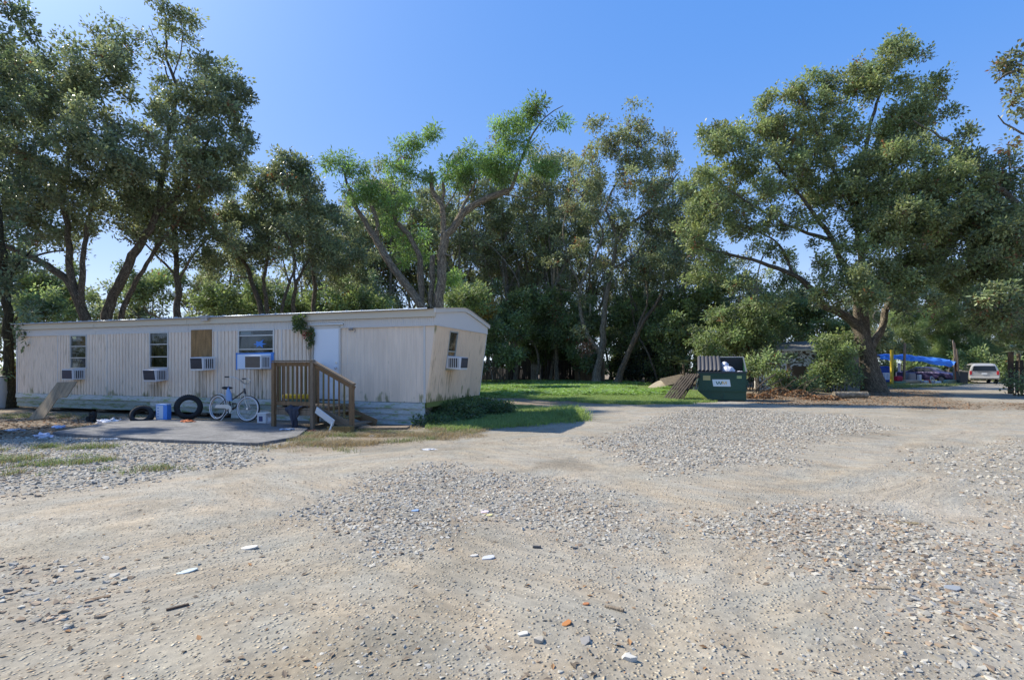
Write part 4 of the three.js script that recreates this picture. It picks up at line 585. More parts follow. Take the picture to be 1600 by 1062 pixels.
  {
    const winE = { z0: -0.86, z1: -1.40, y0: 1.40, y1: 2.44 }, n = 32, pos = [], uv = [];
    const put = (y, z, o) => { pos.push(ex(y) + o, y, z); uv.push(-z / WID, (y - SILL) / (TOPW - SILL + 0.04)); };
    for (let i = 0; i < n; i++) for (const [f0, f1, o0, o1] of [[0, 0.28, 0, 1], [0.28, 0.5, 1, 1], [0.5, 0.78, 1, 0], [0.78, 1, 0, 0]]) {
      const a = -WID * (i + f0) / n, b = -WID * (i + f1) / n, m = (a + b) / 2, A = 0.032; let spans = [[SILL, TOPW]];
      if (m < winE.z0 && m > winE.z1) spans = [[SILL, winE.y0], [winE.y1, TOPW]];
      for (const [u, v] of spans) { put(u, a, o0 * A); put(u, b, o1 * A); put(v, b, o1 * A); put(u, a, o0 * A); put(v, b, o1 * A); put(v, a, o0 * A); }
    }
    const g = new THREE.BufferGeometry(); g.setAttribute('position', new THREE.Float32BufferAttribute(pos, 3)); g.setAttribute('uv', new THREE.Float32BufferAttribute(uv, 2)); g.computeVertexNormals(); meshOf('end_wall', g, M.end, home);
    for (const z of [0.002, -WID]) { const c = quadsGeo([[V(0, SILL, z), V(LEAN, TOPW, z), V(0, TOPW, z)]]), u = c.attributes.uv; for (let i = 0; i < u.count; i++) u.setXY(i, 0.985, 0.5 + 0.1 * i); meshOf('cheek_panel', c, M.wall, home); }
    new MB().bar(V(0.01, SILL, -WID), V(LEAN + 0.01, TOPW, -WID), 0.03, 0.05).build('corner_trim', M.trim, home);
    // end window
    const t = Math.atan2(LEAN, TOPW - SILL), w = new THREE.Group(); w.name = 'window'; home.add(w); w.position.set(ex(1.92) + 0.03, 1.92, -1.13); w.rotation.z = -t;
    const fr = new MB(); for (const [y, h] of [[0.51, 0.035], [-0.02, 0.03], [-0.16, 0.03], [-0.51, 0.035]]) fr.box(0.03, h, 0.54, 0, y, 0); for (const z of [-0.255, 0.255]) fr.box(0.032, 1.05, 0.03, 0, 0, z); fr.build('window_frame', M.alum, w);
    new MB().box(0.004, 0.5, 0.48, -0.005, 0.245, 0).build('pane', M.glass, w); new MB().box(0.004, 0.12, 0.48, -0.008, -0.09, 0).build('pane', M.glass, w); new MB().box(0.01, 1.0, 0.5, -0.1, 0, 0).build('curtain', mat(lin(0.09, 0.08, 0.045), 0.95), w);
  }
  // fascia bands, roof and its rolled edge
  const fine = (xa, xb, y0, y1, z) => { const xs = [], n = Math.round((xb - xa) / 0.06), q = []; for (let i = 0; i < n; i++) { const a = xa + (xb - xa) * i / n, b = xa + (xb - xa) * (i + 0.6) / n, c = xa + (xb - xa) * (i + 1) / n; q.push([V(a, y0, z), V(b, y0, z + 0.013), V(b, y1, z + 0.013), V(a, y1, z)], [V(b, y0, z + 0.013), V(c, y0, z), V(c, y1, z), V(b, y1, z + 0.013)]); } return quadsGeo(q); };
  for (let i = 0; i < 4; i++) { const a = -LEN - 0.02 + i * 3.9, b = a + 3.895; meshOf('ribbed_band', fine(a, i === 3 ? LEAN + 0.03 : b, TOPW, 2.74, 0.035), M.trim, home); new MB().box((i === 3 ? 0.36 : 0) + 3.89, 0.2, 0.03, a + 1.945 + (i === 3 ? 0.18 : 0), 2.835, 0.075, -0.18).build('fascia_board', M.beige, home); }
  new MB().box(LEN + LEAN, 0.025, 0.05, -LEN / 2 + LEAN / 2, TOPW - 0.006, 0.03).build('drip_edge', M.trim, home);
  const prof = (z) => { const t = (z + WID / 2) / (WID / 2 + 0.12); return 3.17 - (t > 0 ? 0.225 : 0.36) * Math.sqrt(t * t + 0.004); };
  { const g = gridGeo(30, 16, (u, v) => { const z = 0.13 - v * (WID + 0.26); return V(-LEN - 0.1 + u * (LEN + 0.1 + LEAN + 0.12), prof(z), z); }); meshOf('roof', g, M.roof, home);
    const e = new MB(); e.tube([V(-LEN - 0.1, 2.935, 0.13), V(-LEN / 2, 2.93, 0.132), V(LEAN - 0.15, 2.935, 0.13)], 0.018, 6, 20); const rr = e.build('roof_edge', M.roof, home);
    const rib = new MB().box(0.03, 0.022, 0.1, 0, 0, 0, 0.1).geo(); for (let x = -LEN; x < LEAN; x += 0.46) meshOf('roof_seam', rib, M.alum, rr).position.set(x, 2.962, 0.09); }
  { const pts = []; for (let i = 0; i <= 14; i++) { const z = 0.1 - i / 14 * (WID + 0.2); pts.push([-z, prof(z) - 0.015]); } const lo = [[WID + 0.02, TOPW + 0.02], [-0.03, TOPW]];
    const gq = []; const X = LEAN + 0.03; for (let i = 0; i < 56; i++) { const z0 = 0.04 - i / 56 * (WID + 0.08), z1 = 0.04 - (i + 0.6) / 56 * (WID + 0.08), z2 = 0.04 - (i + 1) / 56 * (WID + 0.08); gq.push([V(X, TOPW, z0), V(X + 0.014, TOPW, z1), V(X + 0.014, prof(z1) - 0.1, z1), V(X, prof(z0) - 0.1, z0)], [V(X + 0.014, TOPW, z1), V(X, TOPW, z2), V(X, prof(z2) - 0.1, z2), V(X + 0.014, prof(z1) - 0.1, z1)]); }
    meshOf('gable_panel', quadsGeo(gq), M.trim, home);
    const b = new MB(); for (let i = 0; i < 12; i++) { const z0 = 0.13 - i / 12 * (WID + 0.26), z1 = 0.13 - (i + 1) / 12 * (WID + 0.26); b.bar(V(X + 0.03, prof(z0) - 0.055, z0), V(X + 0.03, prof(z1) - 0.055, z1), 0.05, 0.11, 0); } b.build('gable_trim', M.trim, home); new MB().box(0.03, 0.025, WID + 0.06, X, TOPW, -WID / 2).build('drip_edge', M.trim, home); }
  // the shell that makes the rooms behind the windows dark
  const sh = new MB(); sh.box(LEN, TOPW - SILL + 0.3, 0.05, -LEN / 2, 1.65, -WID); sh.box(0.05, TOPW - SILL, WID, -LEN, 1.55, -WID / 2); sh.build('rear_wall', M.end, home); new MB().box(LEN - 0.06, 0.08, WID - 0.1, -LEN / 2, SILL - 0.08, -WID / 2 - 0.02).build('floor', M.dark, home); new MB().box(LEN - 0.06, 0.03, WID - 0.1, -LEN / 2, TOPW + 0.1, -WID / 2 - 0.02).build('ceiling', M.dark, home);
  // windows of three panes
  WIN.forEach((w, k) => {
    if (k === 2) return; const g = new THREE.Group(); g.name = 'window'; home.add(g); const W = w.x1 - w.x0, y0 = k === 3 ? wallAt(400, 553)[1] : w.y0, H = w.y1 - y0; g.position.set((w.x0 + w.x1) / 2, (w.y1 + y0) / 2, 0.036);
    const fr = new MB(); for (const y of [H / 2, -H / 2]) fr.box(W + 0.05, 0.045, 0.055, 0, y, 0.004); for (const x of [-W / 2, W / 2]) fr.box(0.045, H, 0.05, x, 0, 0.004); fr.build('window_frame', M.alum, g);
    const bars = k === 3 ? [0.27, -0.3] : [1 / 6, -1 / 6 - 0.02]; for (const f of bars) new MB().box(W - 0.04, 0.03, 0.035, 0, f * H, 0.006).build('glazing_bar', M.alum, g);
    const edges = [0.5, ...bars, -0.5]; for (let i = 0; i < 3; i++) { const a = edges[i] * H, b = edges[i + 1] * H; new MB().box(W - 0.04, a - b - 0.03, 0.004, 0, (a + b) / 2, -0.004, -0.05).build('pane', M.glass, g); }
    const cloth = [[[0.40, 0.15, 0.04], [0.09, 0.075, 0.045], [0.02, 0.035, 0.18]], [[0.03, 0.03, 0.022], [0.07, 0.065, 0.04], [0.085, 0.08, 0.045]], null, [[0.05, 0.045, 0.04], [0.2, 0.17, 0.15], [0.06, 0.045, 0.04]]][k];
    cloth.forEach((c, i) => { const a = edges[i] * H, b = edges[i + 1] * H, gg = gridGeo(20, 3, (u, v) => V((u - 0.5) * (W + 0.5), (b + (a - b) * v) * (i ? 1 : 1.02), -0.3 + 0.02 * Math.sin(u * 34 + i) * (0.6 + 0.4 * v))); meshOf('curtain', gg, mat(lin(...c), 0.95, { side: THREE.DoubleSide }), g); });
    if (k === 3) {
      const s = []; for (let i = 0; i < 18; i++) { const a = i / 18 * 6.283, q = (i % 3 === 0 ? 0.2 : i % 3 === 1 ? 0.11 : 0.09) * (0.8 + 0.4 * r()); s.push([Math.cos(a) * q * 1.25, Math.sin(a) * q * 0.62]); } new MB().extrude(s, 0.004, M4(0.12, -0.06, 0.012)).build('blue_tape', M.tape, g);
      new MB().box(0.42, 0.1, 0.06, -0.42, H * 0.39, -0.05).build('towel_roll', mat(lin(0.35, 0.4, 0.45), 0.9), g);
    }
  });
  { const w = WIN[2]; new MB().box(w.x1 - w.x0 + 0.05, w.y1 - w.y0 + 0.03, 0.018, (w.x0 + w.x1) / 2, (w.y0 + w.y1) / 2, 0.06).build('plywood_sheet', M.ply, home); }
  { const a = rect(372.5, 552, 430, 576.5), g = new MB(); g.box(a.x1 - a.x0, a.y1 - a.y0, 0.02, (a.x0 + a.x1) / 2, (a.y0 + a.y1) / 2, 0.062); const p = g.build('foam_board', M.foam, home); const t = new MB(), cx = (a.x0 + a.x1) / 2, cy = (a.y0 + a.y1) / 2; t.box(a.x1 - a.x0 + 0.06, 0.035, 0.004, cx, a.y1, 0.076, 0, 0, 0.012).box(0.04, a.y1 - a.y0 + 0.05, 0.004, a.x0, cy, 0.076).box(0.1, a.y1 - a.y0, 0.004, a.x1 - 0.04, cy, 0.076); t.build('blue_tape', M.tape, p); }
  // door
  { const d = new THREE.Group(); d.name = 'door'; home.add(d); const W = DOOR.x1 - DOOR.x0, H = DOOR.y1 - DOOR.y0; d.position.set((DOOR.x0 + DOOR.x1) / 2, (DOOR.y0 + DOOR.y1) / 2, 0.02);
    new MB().rbox(W - 0.07, H - 0.06, 0.04, 0.006, 0, 0, 0).build('door_leaf', M.door, d); new MB().box(0.05, H, 0.06, -W / 2, 0, 0).box(0.05, H, 0.06, W / 2, 0, 0).box(W + 0.05, 0.05, 0.06, 0, H / 2, 0).build('door_frame', M.trim, d); new MB().box(W + 0.28, 0.03, 0.09, 0, H / 2 + 0.06, 0.035).build('drip_cap', M.alum, d);
    new MB().add(new THREE.SphereGeometry(0.035, 14, 10), M4(W / 2 - 0.1, -0.12, 0.06)).rod(V(W / 2 - 0.1, -0.12, 0.01), V(W / 2 - 0.1, -0.12, 0.06), 0.015).build('door_knob', chrome, d); new MB().rod(V(W / 2 - 0.1, 0.02, 0.01), V(W / 2 - 0.1, 0.02, 0.045), 0.032, 0.028, 14).build('deadbolt', chrome, d); }
  // fixtures on the wall
  { const [x, y] = wallAt(326.5, 498); const l = new THREE.Group(); l.name = 'flood_lamp'; home.add(l); l.position.set(x, y, 0.12); new MB().rbox(0.27, 0.1, 0.13, 0.015, 0, 0.03, 0.03).build('lamp_housing', mat(lin(0.35, 0.33, 0.3), 0.5), l); new MB().box(0.24, 0.07, 0.02, 0, -0.035, 0.06, 0.5).build('lamp_glass', mat(lin(0.55, 0.57, 0.58), 0.2), l); new MB().rod(V(0, 0, -0.09), V(0, 0.02, 0), 0.02).build('lamp_arm', M.alum, l); }
  { const [x, y] = wallAt(550, 516); new MB().rbox(0.12, 0.05, 0.05, 0.01, x, y + 0.03, 0.06, 0, 0.3, 0.2).rod(V(x + 0.04, y, 0.02), V(x + 0.02, y + 0.03, 0.05), 0.012).tube([V(x + 0.07, y + 0.03, 0.02), V(x + 0.12, y + 0.02, 0.03), V(x + 0.09, y - 0.06, 0.03)], 0.006).build('security_camera', mat(lin(0.2, 0.2, 0.2), 0.5), home); const a = rect(534, 515, 543, 569); const f = new MB(); for (const [w, h, px, py] of [[a.x1 - a.x0, 0.008, (a.x0 + a.x1) / 2, a.y0], [0.008, a.y1 - a.y0, a.x1, (a.y0 + a.y1) / 2]]) f.box(w, h, 0.006, px, py, 0.008); f.build('hatch_seam', M.trim, home); }
  // skirt of lapped boards, sagging and mossy
  const texSkirt = noiseTex(512, (u, v) => { const a = fbm(u * 9, v * 22, 3), b = fbm(u * 40, v * 60, 7), g = smooth(0.05, 0.7, a + 0.5 * b); const k = 190 + 22 * b; return [k + (104 - k) * g * 0.6, k * 1.01 + (110 - k) * g * 0.5, k * 0.98 + (76 - k) * g * 0.7]; }); texSkirt.repeat.set(0.25, 0.5);
  const skirt = [new THREE.MeshStandardMaterial({ map: texSkirt, color: lin(1, 1, 1), roughness: 0.85 }), new THREE.MeshStandardMaterial({ map: texSkirt, color: lin(0.62, 0.66, 0.6), roughness: 0.9 }), new THREE.MeshStandardMaterial({ map: texSkirt, color: lin(0.85, 0.92, 0.98), roughness: 0.8 })];
  const rows = [[0.50, 0.15, 0.045], [0.36, 0.16, 0.02], [0.205, 0.15, 0.005], [0.075, 0.14, -0.01]];
  rows.forEach(([y, h, z], k) => { const n = 5; for (let i = 0; i < n; i++) { if (k === 3 && i < 3) continue; const a = -LEN + LEN * i / n, b = -LEN + LEN * (i + 1) / n - 0.006, s = (r() - 0.5) * 0.006; const m = i === 4 ? skirt[2] : k === 0 ? skirt[0] : k === 2 && i < 3 ? skirt[1] : skirt[(r() * 2) | 0]; const o = new MB().box(b - a, h, 0.022, 0, 0, 0, -0.08).build('skirt_board', m, home); o.position.set((a + b) / 2, y, z); o.rotation.z = s; const uv = o.geometry.attributes.uv; for (let q = 0; q < uv.count; q++) uv.setXY(q, uv.getX(q) + i * 3.3 + k, uv.getY(q) + k * 0.37); } });
  new MB().box(0.1, 0.58, 0.04, -0.05, 0.29, 0.06).build('skirt_post', skirt[2], home); new MB().box(0.02, 0.56, WID, -0.22, 0.28, -WID / 2).build('end_skirt', new THREE.MeshStandardMaterial({ map: texSkirt, color: lin(0.6, 0.56, 0.5), roughness: 0.95 }), home); new MB().box(0.06, 0.13, WID, -0.01, 0.515, -WID / 2 - 0.03).build('mossy_sill', M.moss, home);
  new MB().box(LEN, 0.56, 0.02, -LEN / 2, 0.28, -WID + 0.02).build('added_rear_skirt', skirt[0], home);  // unseen at the back, added to stop light showing through below the floor
  for (let i = 0; i < 7; i++) for (const z of [-0.7, -2.9]) new MB().box(0.4, 0.5, 0.4, -LEN + 1.1 + i * 2.2, 0.25, z).build('pier', mat(lin(0.4, 0.39, 0.37), 0.95), home);
  // window air conditioners: each hangs in the wall but is a machine of its own
  const aircon = (label, wx, wy, w, h, dep, pos, turn, tilt, dark, tone, sideCover) => {
    const a = thing('air_conditioner', label, 'air conditioner', pos, turn, 'window air conditioners on the mobile home'); const M1 = mat(lin(...tone), 0.5), inner = new THREE.Group();
    new MB().rbox(w, h, dep, 0.018, 0, 0, 0, tilt).build('case', M1, a);
    const f = new MB(); f.box(w * 0.9, h * 0.8, 0.006, 0, 0, dep / 2 + 0.002, tilt); const p = f.build('coil_grille', mat(lin(...dark), 0.7), a); p.position.set(0, -Math.sin(tilt) * 0, 0);
    const fins = new MB(); for (let i = 0; i < 9; i++) fins.box(w * 0.9, 0.006, 0.008, 0, (i - 4) * h * 0.088, dep / 2 + 0.007, tilt); fins.build('grille_bar', mat(lin(dark[0] * 2.2 + 0.02, dark[1] * 2.2 + 0.02, dark[2] * 2.2 + 0.02), 0.6), p);
    for (const s of [-1, 1]) { const v = new MB(); v.box(0.004, h * 0.72, dep * 0.62, s * (w / 2 + 0.001), 0, dep * 0.04); const q = v.build('side_vent', black, a); for (let i = 0; i < 5; i++) new MB().box(0.012, h * 0.72, 0.018, s * (w / 2 + 0.004), 0, dep * 0.04 + (i - 2) * dep * 0.13).build('louver', M1, q); }
    if (sideCover) new MB().box(sideCover, h * 0.92, 0.03, w / 2 + sideCover / 2, 0, -dep / 2 + 0.02).build('filler_panel', mat(lin(0.56, 0.6, 0.66), 0.7), a);
    return a;
  };
  const onWall = (px0, py0, px1, py1, out, shift) => { const [x, y] = wallAt((px0 + px1) / 2, (py0 + py1) / 2); return tl(x + shift, y, out).toArray(); };
  aircon('small white air conditioner with blue tape below the brown-curtained window', 0, 0, 0.5, 0.34, 0.42, onWall(100, 576, 124, 593, 0.2, 0.42), TURN, 0.02, [0.045, 0.04, 0.055], [0.6, 0.61, 0.62], 0.12);
  aircon('grey white tilted air conditioner below the bare dark window', 0, 0, 0.54, 0.36, 0.42, onWall(226, 576, 250, 595, 0.2, 0.4), TURN - 0.05, 0.12, [0.035, 0.035, 0.045], [0.56, 0.57, 0.6], 0.12);
  aircon('white air conditioner under the plywood board', 0, 0, 0.5, 0.38, 0.46, onWall(302, 558, 324, 578, 0.22, 0.36), TURN - 0.05, 0.06, [0.03, 0.028, 0.032], [0.66, 0.67, 0.68]);
  aircon('white air conditioner with dented coil set in a taped foam board', 0, 0, 0.56, 0.38, 0.40, onWall(388, 554.5, 412, 577, 0.24, 0.3), TURN, 0.0, [0.11, 0.09, 0.07], [0.68, 0.7, 0.72]);
  { const p = tl(ex(1.58) + 0.22, 1.59, -1.12); aircon('white air conditioner in the gable end window', 0, 0, 0.5, 0.34, 0.46, p.toArray(), TURN + Math.PI / 2, 0.1, [0.05, 0.05, 0.06], [0.66, 0.67, 0.68]); }
}
// ---------------------------------------------------------------- porch of treated lumber, in the home's own axes
const grp = (name, parent, pos = [0, 0, 0]) => { const g = new THREE.Group(); g.name = name; g.position.set(...pos); parent.add(g); return g; };
const lum = wood(0.34, 0.235, 0.135), lumGrey = wood(0.34, 0.28, 0.21), lumMoss = wood(0.27, 0.245, 0.11), lumPale = wood(0.62, 0.56, 0.46), plyGrey = wood(0.46, 0.39, 0.28);
{
  const P = thing('porch', 'weathered brown wooden porch with stair rail at the trailer door', 'porch', TC.toArray(), TURN);
  const x0 = -3.14, x1 = -2.03, xe = -0.98, zf = 1.71, zb = 0.1, deck = 0.5, top = 1.62;
  const post = (x, z, y0, y1, m) => { const o = new MB().rbox(0.088, y1 - y0, 0.088, 0.008, x, (y0 + y1) / 2, z).build('post', m, P); return o; };
  post(x0, zf, -0.05, top - 0.03, lum); post(x1, zf, -0.05, top + 0.03, lumGrey); post(x0, zb + 0.06, -0.05, top - 0.03, lum); post(xe, zf - 0.02, -0.05, 1.08, lum); post(x1 - 0.16, zf - 0.14, 0.46, top - 0.04, lum);
  for (let i = 0; i < 12; i++) { const z = zb + 0.06 + i * 0.134; new MB().box(x1 - x0 + 0.06, 0.035, 0.126, (x0 + x1) / 2, deck, z).build('deck_board', [lumGrey, lum, lumGrey][i % 3], P); }
  new MB().box(x1 - x0 - 0.09, 0.13, 0.038, (x0 + x1) / 2, deck - 0.09, zf - 0.02).build('joist', lumGrey, P); new MB().box(0.038, 0.13, zf - zb, x0 + 0.06, deck - 0.09, (zf + zb) / 2).build('joist', lum, P); new MB().box(0.038, 0.13, zf - zb, x1 - 0.02, deck - 0.09, (zf + zb) / 2).build('joist', lum, P);
  new MB().box(x1 - x0 + 0.02, 0.04, 0.13, (x0 + x1) / 2, top, zf).build('handrail', lumGrey, P); new MB().box(x1 - x0 - 0.1, 0.09, 0.036, (x0 + x1) / 2, top - 0.075, zf - 0.03).build('rail', lum, P); new MB().box(x1 - x0 - 0.1, 0.09, 0.036, (x0 + x1) / 2, deck + 0.12, zf - 0.03).build('rail', lum, P);
  for (let i = 0; i < 8; i++) new MB().box(0.03, top - deck - 0.12, 0.03, x0 + 0.12 + i * (x1 - x0 - 0.26) / 7, (top + deck) / 2 + 0.02, zf - 0.068).build('baluster', i % 3 ? lum : lumMoss, P);
  new MB().box(0.036, 0.09, zf - zb - 0.1, x0, top - 0.075, (zf + zb) / 2).build('rail', lum, P); new MB().box(0.036, 0.09, zf - zb - 0.1, x0, deck + 0.12, (zf + zb) / 2).build('rail', lum, P);
  for (let i = 0; i < 9; i++) new MB().box(0.036, top - deck - 0.12, 0.036, x0 + 0.038, (top + deck) / 2 + 0.02, zb + 0.2 + i * 0.165).build('baluster', i % 3 ? lum : lumMoss, P);
  // stair rail and treads
  const a = V(x1, top, zf - 0.02), b = V(xe + 0.06, 1.09, zf - 0.02); new MB().bar(a, b, 0.04, 0.12, 0).build('handrail', lumGrey, P); new MB().bar(a.clone().add(V(0, -0.09, -0.02)), b.clone().add(V(0, -0.09, -0.02)), 0.09, 0.036, 0).build('rail', lum, P);
  new MB().bar(V(x1 + 0.02, 0.48, zf - 0.06), V(xe, 0.12, zf - 0.06), 0.2, 0.038, 0).build('stringer', lumGrey, P); new MB().bar(V(x1 + 0.02, 0.46, 0.7), V(xe, 0.1, 0.7), 0.2, 0.038, 0).build('stringer', lum, P);
  for (let i = 0; i < 7; i++) { const t = (i + 0.7) / 7.4, x = x1 + (xe - x1) * t, yb = 0.5 - 0.36 * t, yt = top - 0.1 - 0.53 * t; new MB().box(0.03, yt - yb, 0.03, x, (yt + yb) / 2, zf - 0.075).build('baluster', i % 2 ? lumMoss : lum, P); }
  for (let i = 0; i < 3; i++) new MB().box(0.29, 0.036, 0.98, x1 + 0.2 + i * 0.3, 0.4 - i * 0.13, 1.15).build('tread', i === 1 ? lumMoss : lumGrey, P);
  new MB().rbox(0.62, 0.13, 0.16, 0.01, xe - 0.22, 0.085, zf + 0.1, 0, -0.02, 0.03).build('step_beam', wood(0.36, 0.26, 0.1), P);
}
const onHome = (x, y, z) => tl(x, y, z).toArray();
{ // things lying on and about the porch
  const yl = mat(lin(0.62, 0.42, 0.015), 0.45), toy = thing('toy_truck', 'yellow plastic toy truck lying on the porch deck', 'toy truck', onHome(-2.72, 0.52, 1.42), TURN + 0.05);
  new MB().rbox(0.66, 0.11, 0.24, 0.03, 0, 0.25, 0).build('tipper_bed', yl, toy); new MB().rbox(0.42, 0.1, 0.22, 0.02, -0.1, 0.08, 0).build('chassis', yl, toy); new MB().rbox(0.5, 0.09, 0.2, 0.02, 0.03, 0.165, 0).build('cab', mat(lin(0.1, 0.17, 0.13), 0.6), toy);
  for (const [x, z] of [[-0.24, 0.12], [0.16, 0.12], [-0.24, -0.12], [0.16, -0.12]]) new MB().rod(V(x, 0.06, z - 0.03), V(x, 0.06, z + 0.03), 0.06, 0.06, 14).build('wheel', black, toy);
  const coat = gridGeo(18, 22, (u, v) => { const x = (u - 0.5) * (0.34 + 0.08 * Math.sin(v * 5) - 0.16 * Math.max(0, v - 0.5)), s = v * 0.85; const over = s < 0.34; return V(x + 0.03 * Math.sin(v * 9) + (over ? 0 : 0.06 * (s - 0.34)), over ? 0.545 + 0.05 * Math.abs(noise(u * 4, v * 6, 2)) + 0.02 * Math.sin(u * 9) : 0.53 - (s - 0.34) * (0.55 + 0.5 * Math.sin(u * 3.1) + 0.25 * Math.sin(u * 11)), over ? -0.34 + s : 0.045 + 0.09 * Math.sin(u * 19 + v * 4) * (s - 0.2)); });
  const ct = tag(meshOf('jacket', coat, mat(lin(0.05, 0.055, 0.075), 0.92, { side: THREE.DoubleSide })), 'dark grey jacket draped over the porch edge', 'jacket'); ct.position.copy(tl(-2.52, 0, 1.735)); ct.rotation.y = TURN;
  const pl = new MB().bar(V(0, 0.5, 0), V(0.52, 0.22, 0.06), 0.15, 0.025, 0).bar(V(0.5, 0.24, 0.06), V(0.44, -0.02, 0.12), 0.05, 0.03, 0).build('broken_drawer', mat(lin(0.62, 0.66, 0.68), 0.6)); tag(pl, 'broken white board propped against the porch steps', 'board'); pl.position.copy(tl(-1.86, 0, 1.80)); pl.rotation.y = TURN;
  const lp = new MB().box(1.2, 0.05, 0.2, 0, 0, 0).build('plank', lumGrey); tag(lp, 'grey plank lying beside the foot of the porch steps', 'plank'); lp.position.copy(tl(-0.42, 0.075, 1.25)); lp.rotation.set(0.1, TURN + 0.12, 0.05);
  const tn = thing('paint_tub', 'white plastic tub with dark print beside the bicycle wheel', 'tub', onHome(-4.0, 0.05, 1.12), TURN + 0.2); new MB().rbox(0.25, 0.24, 0.2, 0.02, 0, 0.12, 0).build('body', mat(lin(0.62, 0.63, 0.64), 0.5), tn); new MB().rbox(0.27, 0.03, 0.22, 0.01, 0, 0.25, 0).build('lid', mat(lin(0.68, 0.68, 0.68), 0.5), tn); new MB().box(0.1, 0.13, 0.004, -0.02, 0.12, 0.102).build('print', mat(lin(0.05, 0.06, 0.16), 0.6), tn);
  const vs = thing('vine', 'wilting vine with red leaves climbing from porch rail to door top', 'vine', onHome(-3.42, 0, 0)); vs.rotation.y = TURN;
  const st = new MB(); for (let i = 0; i < 4; i++) st.tube([V(0.02 * i, 1.5, 0.1 + 0.02 * i), V(-0.12 + 0.07 * i, 2.0, 0.05), V(-0.28 + 0.1 * i, 2.35, 0.05), V(-0.3 + 0.1 * i, 2.62, 0.08)], 0.006, 4, 10); st.tube([V(0.06, 0.4, 0.12), V(0.04, 1.1, 0.12), V(0.02, 1.6, 0.1)], 0.01, 4, 8); st.build('stem', mat(lin(0.25, 0.21, 0.14), 0.9), vs);
  const r = rngOf(41), L = []; for (let i = 0; i < 130; i++) { const red = i > 123, mid = i > 84 && !red; L.push([red ? V(-0.06 + (r() - 0.5) * 0.26, 2.32 + (r() - 0.5) * 0.26, 0.12) : mid ? V(0.02 + (r() - 0.5) * 0.12, 2.0 + r() * 0.5, 0.1) : V(-0.30 + (r() - 0.5) * 0.3 + 0.1 * (r() - 0.5), 2.46 + r() * 0.38, 0.12 + r() * 0.14), red, 0.4 + 0.5 * r(), r()]); }
  const im = new THREE.InstancedMesh(sprig(61, 6, 0.06, 0.1, 0.075), leafSoft, L.length), dm = new THREE.Object3D(); im.name = 'foliage'; stuff(im); L.forEach(([p, red, s, q], i) => { dm.position.copy(p); dm.scale.setScalar(s); dm.rotation.set(q * 2, q * 40, q); dm.updateMatrix(); im.setMatrixAt(i, dm.matrix); im.setColorAt(i, red ? lin(0.36, 0.07 + 0.05 * q, 0.06) : lin(0.06 + 0.05 * q, 0.11 + 0.05 * q, 0.02)); }); vs.add(im);
}
